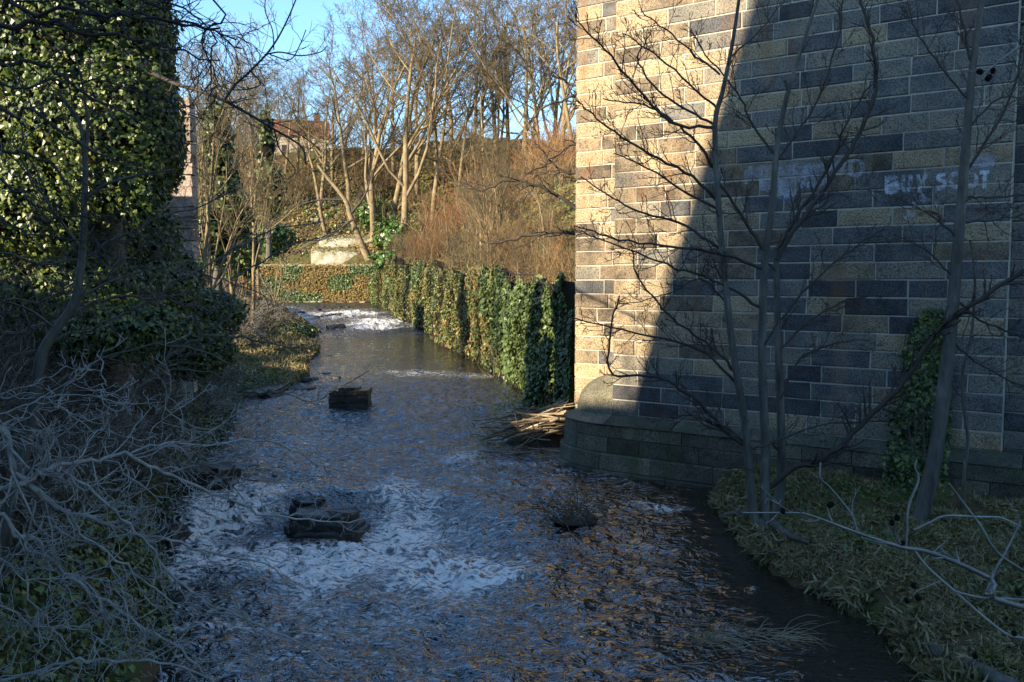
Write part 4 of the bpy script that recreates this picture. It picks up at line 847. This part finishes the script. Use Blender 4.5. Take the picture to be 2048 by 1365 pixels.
# high fine boughs of the same tree over the ivy
up = empty('bank_tree', (0, 0, 0), 0, 'dark fine-twigged tree overhanging the upper ivy mass with its trunk out of view', 'tree'); rg = RNG(955)
tk = smoothpath([(-6.2, 7.2, 1.5), (-6.1, 7.1, 5), (-5.9, 7.1, 8), (-5.6, 7.2, 12)], 12)
obj('stem', tube_mesh('stem', [(tk, np.linspace(.15, .07, 12))], hi=12), M['bark'], up); pu = lambda z: [(-6.0, 7.1, z)]
Bs = [limb(L, 6.8, w, 2.5, pre=pu(z)) for L, w, z in [([(-40, 90), (60, 120), (150, 170), (260, 230), (350, 300)], 9, 8.2), ([(-40, 190), (80, 230), (180, 300), (270, 340)], 8, 7.6), ([(-40, 30), (70, 40), (200, 70), (330, 90), (440, 130)], 12, 8.3), ([(-40, 270), (60, 310), (130, 360), (170, 450)], 8, 7.2), ([(-40, -20), (150, 20), (300, 40), (420, 60), (500, 80)], 9, 8.8),
      ([(-40, 330), (60, 400), (140, 440), (240, 430)], 7, 6.8), ([(100, -40), (260, 30), (400, 50), (480, 110)], 8, 9.3), ([(-40, 140), (120, 160), (260, 180), (400, 240)], 6, 8), ([(200, -40), (350, 10), (430, 90), (420, 180)], 6, 9.5), ([(380, -40), (400, 60), (430, 140), (425, 200)], 5, 9.8), ([(-40, 420), (80, 470), (200, 480), (330, 470)], 6, 6.3)]]
finish_tree(up, [], [wiggle(b, rg, .02) for b in Bs], M['twig'], M['twig'], rg, [dict(dens=3.6, f0=.1, ang=38, m=.7, rad=.5, up=-.1, wander=.5, pts=6, rmin=.0038), dict(n=4, f0=.2, ang=40, len=.5, rad=.7, wander=.5, pts=4, rmin=.003)])
# the sapling and the hazel on the bank
sp = empty('bank_sapling', (0, 0, 0), 0, 'upright grey sapling with a forked top in front of the ivy mass', 'tree'); rg = RNG(957)
finish_tree(sp, [limb([(60, 860), (80, 720), (112, 660), (150, 600), (165, 500), (168, 400), (170, 330), (160, 250), (120, 190)], 7.0, 24, 6, pre=[(-4.7, 7.0, .9), (-4.4, 7.0, 2.2)])], [limb(*b) for b in [([(168, 400), (210, 370), (280, 350), (350, 340)], 7.0, 8, 3), ([(165, 500), (120, 440), (60, 350), (30, 290)], 7.0, 7, 3), ([(112, 660), (60, 620), (0, 600)], 7, 7, 3), ([(170, 330), (175, 250), (165, 170), (150, 110)], 7, 8, 3), ([(150, 600), (230, 560), (300, 540)], 7, 7, 3)]], M['bark'], M['midtwig'], rg, SPL)
hz_ = empty('hazel_bush', (0, 0, 0), 0, 'wide spreading hazel with long arching bluish boughs over the left bank', 'shrub'); rg = RNG(959); ph = [(-5.3, 8.4, 1.2), (-5.0, 8.3, 2.2)]
Bs = [limb([(60, 1000), (150, 930), (220, 850), (300, 752), (331, 720), (371, 695), (414, 671), (454, 674), (521, 681), (589, 697), (640, 690)], [8, 9], 15, 3, pre=ph), limb([(414, 671), (448, 637), (475, 618)], 8.6, 6, 3), limb([(-20, 720), (60, 660), (120, 640), (200, 600), (300, 597), (331, 597), (377, 612), (423, 620), (451, 612)], [8, 8.6], 11, 4, pre=ph),
      limb([(-20, 545), (80, 532), (165, 518), (264, 458), (399, 413), (478, 369)], [8, 8.6], 8, 3, pre=ph), limb([(0, 760), (100, 690), (220, 640), (340, 570), (430, 520), (520, 470), (640, 440)], [8, 9.5], 9, 3, pre=ph), limb([(300, 752), (380, 740), (470, 760), (560, 790), (640, 800)], 8.8, 6, 2),
      limb([(-20, 830), (90, 780), (200, 720), (320, 690), (440, 720), (520, 760)], 8, 8, 3, pre=ph), limb([(40, 900), (130, 860), (260, 850), (380, 800), (480, 790)], 8, 8, 3, pre=ph), limb([(90, 690), (200, 560), (280, 500), (350, 480)], 8.2, 7, 3, pre=ph), limb([(460, 560), (560, 500), (660, 470), (690, 440)], 9.2, 6, 2), limb([(-10, 640), (90, 600), (210, 540), (330, 540), (440, 560), (530, 590)], 8.4, 7, 3, pre=ph), limb([(640, 800), (690, 770), (738, 742)], 24, 3, 2)]
finish_tree(hz_, [], [wiggle((b[0], b[1] * .75), rg, .015) for b in Bs], M['paletwig'], M['midtwig'], rg, SPL)
lb = empty('overhanging_bough', (0, 0, 0), 0, 'dark knobbly bough arching out of the ivy against the sky', 'branch'); rg = RNG(961)
Bs = [limb(*b) for b in [([(230, 110), (290, 140), (349, 167), (399, 182), (448, 202), (498, 229), (548, 259), (603, 294), (612, 330)], [16.5, 14.5, 12.6, 12, 12, 12, 12, 12, 12], 10, 3), ([(448, 202), (470, 170), (498, 145), (540, 100), (570, 50), (600, -20)], 12, 6, 2.5), ([(530, 110), (560, 105), (600, 112), (640, 105), (655, 92)], 12, 4, 2), ([(498, 140), (520, 170), (470, 180), (420, 165)], 12, 4, 2), ([(520, 240), (560, 250), (600, 270), (640, 300)], 12, 4, 2), ([(548, 100), (545, 60), (530, 20), (535, -20)], 12, 3, 2), ([(548, 259), (560, 300), (590, 340), (575, 360)], 12, 4, 2), ([(540, 110), (580, 120), (600, 90), (612, 60)], 12, 3, 2)]]
finish_tree(lb, [], Bs, M['twig'], M['twig'], rg, [dict(dens=2.6, f0=.15, ang=45, m=.6, rad=.5, up=.5, wander=.4, pts=5, rmin=.005), dict(n=3, f0=.3, ang=40, len=.4, rad=.7, up=.5, pts=4, rmin=.004)])
# dark boughs that reach in front of the far slope from behind the pier
db = empty('overhanging_bough', (0, 0, 0), 0, 'dark boughs reaching over the river from a tree hidden behind the pier', 'branch'); rg = RNG(963)
Bs = [limb(*b) for b in [([(1200, 470), (1145, 412), (1080, 375), (1020, 362), (960, 380), (920, 370)], 26, 9, 2), ([(1200, 480), (1145, 468), (1070, 470), (1000, 485), (960, 482)], 26, 9, 2), ([(1200, 190), (1145, 196), (1090, 215), (1050, 250)], 26, 7, 2), ([(1200, 190), (1140, 165), (1090, 145), (1070, 110)], 26, 6, 2), ([(1200, 300), (1145, 290), (1090, 330), (1050, 350)], 26, 7, 2), ([(1200, 90), (1150, 60), (1110, 30)], 26, 5, 2), ([(1200, 360), (1130, 340), (1080, 300), (1060, 250)], 26, 6, 2), ([(1190, 660), (1130, 600), (1080, 560), (1000, 540)], 25, 5, 2)]]
finish_tree(db, [], [wiggle(b, rg, .04) for b in Bs], M['twig'], M['twig'], rg, [dict(dens=2.6, f0=.2, ang=45, m=1.0, rad=.5, up=.3, wander=.5, pts=5, rmin=.011), dict(n=4, f0=.3, ang=42, len=.45, rad=.7, up=.3, pts=4, rmin=.009), dict(n=2, f0=.3, ang=42, len=.5, rad=.7, up=.2, pts=3, rmin=.008)])

# ------------------------------------------------------------------ ivy mass, ruined wall and growth on the left bank
def ivy_mass(name, blobs, dens, size, m, label, cat, seed, trunk=None):
    root = empty(name, (0, 0, 0), 0, label, cat); rg = RNG(seed); PP, NN, hull = [], [], []
    C = [(P(px, py, Y), np.array([rx, rx * dy, ry]) * Y / FPX) for px, py, Y, rx, ry, dy in blobs]
    for i, (c, r) in enumerate(C):
        n = int(dens * 4 * math.pi * (r[0] * r[2] + r[0] * r[1] + r[1] * r[2]) / 3)
        d = rg.normal(0, 1, (n, 3)); d /= np.linalg.norm(d, axis=1, keepdims=True)
        f = 1 + .22 * fbm(d[:, 0] * 2.5 + i * 7, d[:, 2] * 2.5 + d[:, 1] * 2, seed, 3) + .10 * vnoise(d[:, 0] * 9, d[:, 2] * 9 + d[:, 1] * 6, seed + 5) - rg.random(n) ** 2 * .14 + .05 * rg.normal(0, 1, n)
        p = c + d * r * f[:, None]; ok = np.ones(n, bool)
        for j, (c2, r2) in enumerate(C):
            if j != i: ok &= (((p - c2) / (r2 * .9)) ** 2).sum(1) > 1
        PP.append(p[ok]); nn = d / r; NN.append(nn[ok] / np.linalg.norm(nn[ok], axis=1, keepdims=True))
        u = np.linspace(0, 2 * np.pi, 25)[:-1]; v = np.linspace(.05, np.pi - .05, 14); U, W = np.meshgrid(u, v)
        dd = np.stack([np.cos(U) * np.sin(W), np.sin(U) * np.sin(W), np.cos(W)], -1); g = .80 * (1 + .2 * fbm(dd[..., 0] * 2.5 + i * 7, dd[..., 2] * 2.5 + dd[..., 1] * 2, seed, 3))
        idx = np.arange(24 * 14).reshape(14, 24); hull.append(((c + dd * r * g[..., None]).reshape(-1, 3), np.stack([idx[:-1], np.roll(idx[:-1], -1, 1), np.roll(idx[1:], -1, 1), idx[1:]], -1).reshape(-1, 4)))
    p, nn = np.concatenate(PP), np.concatenate(NN)
    tag(leaf_obj('ivy_leaves', p, nn, rg.uniform(*size, len(p)), m, root, seed + 1, jit=.5, droop=.9), kind='stuff')
    V, F = merge(hull); tag(obj('stem_mat', mesh('stem_mat', V, F, smooth=True), M['core'], root), kind='stuff')
    if trunk is not None: obj('trunk', tube_mesh('trunk', [trunk], hi=12), M['bark'], root)
    return root
tp = (smoothpath([(-7.6, 16, 1), (-7.5, 15.9, 4), (-7.7, 16, 8), (-7.6, 16, 13)], 12), np.linspace(.4, .22, 12))
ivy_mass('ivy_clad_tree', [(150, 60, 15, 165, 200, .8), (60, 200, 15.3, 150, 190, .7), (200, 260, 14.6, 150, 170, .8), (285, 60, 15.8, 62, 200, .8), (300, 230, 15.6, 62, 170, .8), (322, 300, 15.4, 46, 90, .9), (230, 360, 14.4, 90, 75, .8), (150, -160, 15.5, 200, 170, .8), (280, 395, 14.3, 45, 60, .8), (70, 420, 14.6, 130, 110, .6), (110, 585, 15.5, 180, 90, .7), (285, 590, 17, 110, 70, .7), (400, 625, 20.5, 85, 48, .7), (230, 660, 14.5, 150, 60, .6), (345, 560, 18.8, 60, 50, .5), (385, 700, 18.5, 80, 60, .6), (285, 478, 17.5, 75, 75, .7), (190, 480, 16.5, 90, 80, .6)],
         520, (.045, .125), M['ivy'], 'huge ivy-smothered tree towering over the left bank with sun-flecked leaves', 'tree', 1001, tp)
rwn = empty('ruined_wall', (-7.55, 20.3, 0), 0, 'tall pinkish rubble stone wall showing between the ivy tree and bare shrubs', 'wall'); rg = RNG(1010)
V, F = boxes([(-.85, -.12, .06, .3, 2, 8.7)]); bk = obj('wall_core', mesh('wall_core', V, F), M['mortar'], rwn)
z = 3.4
while z < 8.9:
    h_ = rg.uniform(.2, .34); x = 0.0
    while x > -.75:
        L = rg.uniform(.28, .6); V, F = boxes([(x - L + .012, x - .012, -.02 + rg.normal(0, .02), .36, z + .012, z + h_ - .012)]); V = V + rg.normal(0, .012, V.shape); obj('stone', mesh('stone', V, F), M['pinkstone'], bk); x -= L
    z += h_
V, F = boxes([(-12, -8.9, -4.2, -3, 2, 7.6)]); 
# the same wall seen again at the left edge of the ivy
rw2 = empty('ruined_wall', (P(22, 330, 16.6)[0], 16.6, 0), 0, 'low stub of pinkish rubble wall at the outer edge of the ivy tree', 'wall')
V, F = boxes([(-2.5, -.02, .06, .9, 2, 8.2)]); bk = obj('wall_core', mesh('wall_core', V, F), M['mortar'], rw2); z = 4.4
while z < 8.2:
    h_ = rg.uniform(.2, .34); x = 0.0
    while x > -1.2:
        L = rg.uniform(.25, .5); V, F = boxes([(x - L + .012, x - .012, -.02 + rg.normal(0, .02), .2, z + .012, z + h_ - .012)]); obj('stone', mesh('stone', V + rg.normal(0, .01, V.shape), F), M['pinkstone'], bk); x -= L
    z += h_
ivy_mass('ivy_clad_tree', [(432, 330, 34, 34, 130, 1), (450, 430, 34, 48, 90, 1), (415, 480, 33, 30, 60, 1)], 60, (.12, .26), M['ivyfar'], 'slim ivy-clad tree catching sun just beyond the pinkish rubble wall', 'tree', 1003, (np.array([P(435, 600, 34), P(436, 400, 34), P(430, 180, 34)]), np.array([.2, .15, .06])))
ivy_mass('ivy_clad_tree', [(532, 300, 56, 20, 80, 1), (540, 380, 56, 30, 60, 1)], 26, (.16, .34), M['ivyfar'], 'small ivy-clad tree below the house on the ridge at the river bend', 'tree', 1005, (np.array([P(538, 520, 56), P(536, 380, 56), P(530, 210, 56)]), np.array([.2, .15, .06])))
for px, Y, yt, k in [(410, 30, 150, 3), (470, 40, 190, 1), (500, 46, 230, 0), (380, 27, 110, 1), (445, 52, 200, 3), (520, 60, 210, 2)]:
    far_tree(px, Y, yt, k, 'bare spindly tree in the thicket between the rubble wall and the river bend', 'bare trees in the left thicket', thick=.62)
for x, y, L in [(738, 522, [(738, 522), (715, 470), (700, 430), (690, 400), (650, 350), (635, 330)])]:
    tl = empty('leaning_tree', (0, 0, 0), 0, 'dark crooked tree leaning left across the terrace walls', 'tree'); rg = RNG(1020)
    t = limb(L, 88, 15, 4); b = [limb(*q) for q in [([(705, 440), (660, 470), (620, 490), (560, 520)], 87, 5, 2), ([(700, 430), (730, 390), (745, 340)], 88, 6, 2), ([(690, 400), (640, 400), (600, 410)], 88, 5, 2)]]
    finish_tree(tl, [t], b, M['farbark'], M['twig'], rg, [dict(n=10, f0=.2, ang=45, len=.3, rad=.5, up=.3, wander=.5, pts=5, rmin=.02), dict(n=4, ang=40, len=.5, rad=.7, pts=4, rmin=.016)])
# shrubs on the bank: one build, many copies
def bank_shrub(seed):
    rg = RNG(seed); stems, out = [], []
    for i in range(16):
        a = rg.uniform(0, 6.28); s = grow(rg, (rg.normal(0, .2), rg.normal(0, .2), -.2), (math.cos(a) * .7 + .25, math.sin(a) * .7, 1), rg.uniform(1.2, 2.6), .018, .007, 9, .55, -.9); stems.append(s)
        ramify(rg, s, [dict(n=8, f0=.2, ang=45, len=.35, rad=.6, up=.1, wander=.7, pts=5, rmin=.006), dict(n=4, f0=.2, ang=42, len=.5, rad=.7, wander=.6, pts=4, rmin=.005)], out)
    return tube_mesh('stems', stems), tube_mesh('twigs', [p for p, _ in out])
SHB = [bank_shrub(1100 + i) for i in range(4)]
for i, (a, b) in enumerate(SHB): a.materials.append(M['midtwig']); b.materials.append([M['midtwig'], M['twig'], M['midtwig'], M['paletwig']][i])
rg = RNG(1120)
for i in range(60):
    y = 8.5 + 20 * rg.random(); x = float(Lb(y)) - .3 - rg.uniform(0, 4.2)
    if x < -.66 * y: x = -.66 * y + rg.uniform(0, 1)
    if x > float(Lb(y)) - .2: continue
    r = empty('bramble_bush', (x, y, float(H(x, y))), rg.uniform(0, 6.28), 'tangled leafless bramble on the left bank ' + ('beside the white water step' if y < 14 else 'below the ivy-smothered tree' if y < 21 else 'near the cobbled shore'), 'shrub', 'brambles on the left bank'); s = rg.uniform(.6, 1.15); r.scale = (s, s, s)
    k = rg.integers(0, 4); obj('stems', SHB[k][0], None, r); tag(obj('twigs', SHB[k][1], None, r), kind='stuff')
for i in range(12):
    y = rg.uniform(30, 60); x = float(Lb(y)) - rg.uniform(1.5, 7)
    r = empty('bramble_bush', (x, y, float(H(x, y))), rg.uniform(0, 6.28), 'leafless scrub behind the green grassy spit', 'shrub', 'scrub behind the grassy spit'); s = rg.uniform(1., 2.0); r.scale = (s, s, s)
    k = rg.integers(0, 4); obj('stems', SHB[k][0], None, r); tag(obj('twigs', SHB[k][1], None, r), kind='stuff')
def cover(name, x, y, size, m, label, cat, seed, up=.25, **kw):
    rg = RNG(seed); z = H(x, y); e = .15; nn = np.c_[-(H(x + e, y) - z) / e, -(H(x, y + e) - z) / e, np.ones(len(x))]; nn /= np.linalg.norm(nn, axis=1, keepdims=True)
    p = np.c_[x, y, z] + nn * (rg.random(len(x))[:, None] ** 1.5 * up + .02)
    return tag(leaf_obj(name, p, nn, rg.uniform(*size, len(x)), m, None, seed + 1, **kw), label, cat, kind='stuff')
rg = RNG(1200); n = 60000; y = 7.5 + 24 * rg.random(n) ** 1.25; x = Lb(y) + .25 - rg.random(n) ** 1.3 * 6.5; k = (x > -.68 * y) & (fbm(x * .5, y * .5, 44) > -.45); x, y = x[k], y[k]
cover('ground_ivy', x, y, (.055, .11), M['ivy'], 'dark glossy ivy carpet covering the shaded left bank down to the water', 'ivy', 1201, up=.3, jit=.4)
rg = RNG(1210); n = 16000; y = 26 + 30 * rg.random(n); x = Lb(y) - rg.random(n) ** 1.2 * 4.5; k = fbm(x * .5, y * .5, 45) > -.3
cover('spit_grass', x[k], y[k], (.18, .4), M['grass'], 'short green and straw grass on the low spit at the left water edge', 'grass', 1211, up=.05, jit=.9, wid=.07, droop=-.6)
rg = RNG(1220); n = 110000; y = 8.8 + 8.5 * rg.random(n); x = Rb(y) - .12 + rg.random(n) ** 1.1 * 5; k = (x < .66 * y) & (fbm(x * 1.3, y * 1.3, 46) > -.12 + .25 * rg.normal(0, 1, n)); x, y = x[k], y[k]
cover('bank_grass', x, y, (.07, .2), M['grass'], 'matted straw and green grass covering the bank at the foot of the pier', 'grass', 1221, up=.02, jit=1.0, wid=.022, droop=.1)
rg = RNG(1230); n = 7000; y = 9 + 8 * rg.random(n); x = Rb(y) + rg.random(n) * 5; k = (x < .66 * y) & (fbm(x * .9, y * .9, 47) > .1); x, y = x[k], y[k]
cover('bank_moss', x, y, (.04, .09), M['laurel'], 'low bright green moss and weeds among the straw grass by the pier', 'moss', 1231, up=.06)
rg = RNG(1240); n = 5000; y = 9 + 8 * rg.random(n); x = Rb(y) - .05 + rg.random(n) ** 1.5 * 5; k = (x < .66 * y) & (fbm(x * 1.2, y * 1.2, 48) > -.1); x, y = x[k], y[k]
cover('fallen_leaves', x, y, (.04, .09), M['brown'], 'brown fallen leaves scattered over the grass bank by the pier', 'leaves', 1241, up=.05, jit=.7)
rg = RNG(1250); n = 12000; y = 8.8 + 8.3 * rg.random(n); x = Rb(y) + rg.normal(0, .13, n); k = fbm(y * 1.4, x * 0, 49) > -.15; x, y = x[k], y[k]
cover('edge_grass', x, y, (.16, .42), M['grass'], 'long straw grass hanging over the water edge of the bank', 'grass', 1251, up=.1, jit=1.0, wid=.013, droop=.35)
# ivy climbing the pier
rg = RNG(1300); n = 6500; t = rg.random(n); px = 1842 + (rg.normal(0, 1, n) * np.interp(t, [0, .25, .6, 1], [8, 22, 27, 30])) + np.interp(t, [0, 1], [25, -12]); py = 620 + 400 * t
px = np.clip(px, 1780, 1900); keep = fbm(px * .05, py * .03, 13) > -.35; L = np.array([wall_pt(a, b, .04) for a, b in zip(px[keep], py[keep])]); o_ = .05 + .42 * sstep(1.8, 1.5, L[:, 1]) + rg.uniform(0, .12, len(L))
wp = np.c_[CW[0] + wd[0] * L[:, 0] - inn[0] * o_, CW[1] + wd[1] * L[:, 0] - inn[1] * o_, np.maximum(L[:, 1], .4)]
iv = empty('climbing_ivy', (0, 0, 0), 0, 'tongue of dark ivy climbing the pier behind the leaning alder', 'ivy')
tag(leaf_obj('ivy_leaves', wp, np.tile([-inn[0], -inn[1], .3], (len(wp), 1)), rg.uniform(.06, .12, len(wp)), M['ivy'], iv, 1301, droop=1), kind='stuff')
S = []
for a in (1815, 1835, 1850):
    q = [wall_pt(a + rg.normal(0, 8), yv, .06) for yv in (1000, 900, 800, 700, 640)]; S.append((smoothpath([(CW[0] + wd[0] * u_ - inn[0] * (.48 if v_ < 1.7 else .05), CW[1] + wd[1] * u_ - inn[1] * (.48 if v_ < 1.7 else .05), v_) for u_, v_ in q], 12), np.linspace(.02, .006, 12)))
obj('stems', tube_mesh('stems', S), M['twig'], iv)

# ------------------------------------------------------------------ driftwood, rushes, log
c0 = G(1085, 930); rg = RNG(1400)
u, v = np.meshgrid(np.linspace(-1, 1, 26), np.linspace(-1, 1, 20)); rad = np.clip(1 - u ** 2 - v ** 2, 0, 1)
X = .45 + u * 1.65; Y_ = 21.9 + v * 1.3 ; Zm = .25 + rad ** .5 * (.75 + .6 * u) + .14 * fbm(u * 4, v * 4, 5) * (rad > 0) - .25
idx = np.arange(26 * 20).reshape(20, 26)
mo = obj('driftwood_mound', mesh('driftwood_mound', np.stack([X, Y_, Zm], -1), np.stack([idx[:-1, :-1], idx[:-1, 1:], idx[1:, 1:], idx[1:, :-1]], -1).reshape(-1, 4)), M['mud']); tag(mo, 'dark muddy bank of flood debris lodged against the rounded nose of the pier', 'debris')
def mz(x, y):
    a, b = (x - .45) / 1.65, (y - 21.9) / 1.3; r_ = max(0, 1 - a * a - b * b); return .35 + r_ ** .5 * (.75 + .6 * a)
for i in range(80):
    x = .65 + rg.normal(0, .6); y = 21.4 + rg.normal(0, .45); L = rg.uniform(.6, 2.2); d = np.array([-1, rg.normal(-.1, .3), -.22 + rg.normal(0, .14)]); d /= np.linalg.norm(d)
    c = np.array([x, y, mz(x, y) - .05 + rg.uniform(0, .25)]); r0 = rg.uniform(.012, .045)
    p, r = grow(rg, c - d * L * .5, d, L, r0, r0 * .5, 7, .25); p[:, 2] = np.maximum(p[:, 2], float(zw(x, y)) + .02)
    tag(obj('driftwood_stick', tube_mesh('driftwood_stick', [(p, r)], hi=7), M['drift']), 'bleached driftwood stick in the flood pile against the pier nose', 'stick', 'driftwood sticks by the pier')
tws = [grow(rg, (.65 + rg.normal(0, .7), 21.5 + rg.normal(0, .5), 0), (rg.normal(-.6, .5), rg.normal(0, .5), rg.normal(.1, .4)), rg.uniform(.3, .9), .007, .003, 5, .6) for _ in range(320)]
for p, r in tws: p[:, 2] += mz(p[0, 0], p[0, 1])
tag(obj('driftwood_twigs', tube_mesh('driftwood_twigs', tws), M['drift']), 'mass of fine twigs caught in the flood pile by the pier', 'twigs', kind='stuff')
g = G(1150, 1035)
cl = [grow(rg, (g[0] + rg.normal(0, .32), g[1] + rg.normal(0, .3), g[2] + .02 + abs(rg.normal(0, .12))), (rg.normal(0, 1), rg.normal(0, .6), rg.normal(.1, .3)), rg.uniform(.25, .9), .011, .004, 6, .8) for _ in range(110)]
root = empty('snagged_twigs', tuple(g), 0, 'dark clump of snagged twigs in the current in front of the pier', 'debris')
for p, r in cl: p -= g
tag(obj('twig_mass', tube_mesh('twig_mass', cl), M['midtwig'], root), kind='stuff')
V = (rock_mesh(188, 3, .35)); V.materials.append(M['mud']); o = obj('silt_hump', V, None, root); o.scale = (.45, .35, .2); o.location.z = -.03
for j, (px, py, lab) in enumerate([(1425, 1285, 'pale drooping rush tuft in the dark slack water'), (1540, 1275, 'larger tuft of bleached rushes trailing in the dark pool by the bank')]):
    g = G(px, py); root = empty('rush_tuft', tuple(g), 0, lab, 'rushes')
    S = [grow(rg, (rg.normal(-.12, .12 + .1 * j), rg.normal(0, .08), 0), (.35 + rg.normal(0, .35) + .5 * j, rg.normal(-.3, .3), .75), rg.uniform(.3, .75), .006, .002, 7, .3, -1.6) for _ in range(50)]
    for p, r in S: p[:, 2] = np.maximum(p[:, 2], .015)
    tag(obj('blades', tube_mesh('blades', S), M['straw'], root), kind='stuff')
q = np.array([onray(x, y, 7, 14) for x, y in [(1812, 1280), (1850, 1300), (1890, 1322), (1960, 1352), (2040, 1395)]]); q[:, 2] += .06; p = smoothpath(q, 18)
tag(obj('fallen_log', tube_mesh('fallen_log', [(p, np.linspace(.075, .09, 18))], hi=10), M['bark']), 'dark fallen log lying along the lower edge of the grass bank', 'log')
# unseen bare trees added on the crest behind the camera to dapple the light
for i in range(4):
    u = [-27, -12.3, -9.5, -22][i]; t = -15 + rr.uniform(-2, 2); x = SH[0] * t + SH[1] * u; y = SH[1] * t - SH[0] * u
    r = empty('bare_tree', (x, y, float(H(x, y))), rr.uniform(0, 6), 'bare tree on the valley crest behind the viewpoint', 'tree', 'trees added on the near crest for dappled light'); s = rr.uniform(.5, .8); r.scale = (s, s, s); k = rr.integers(0, 6)
    obj('trunk', PROTO[k][0], None, r); obj('crown', PROTO[k][1], None, r)
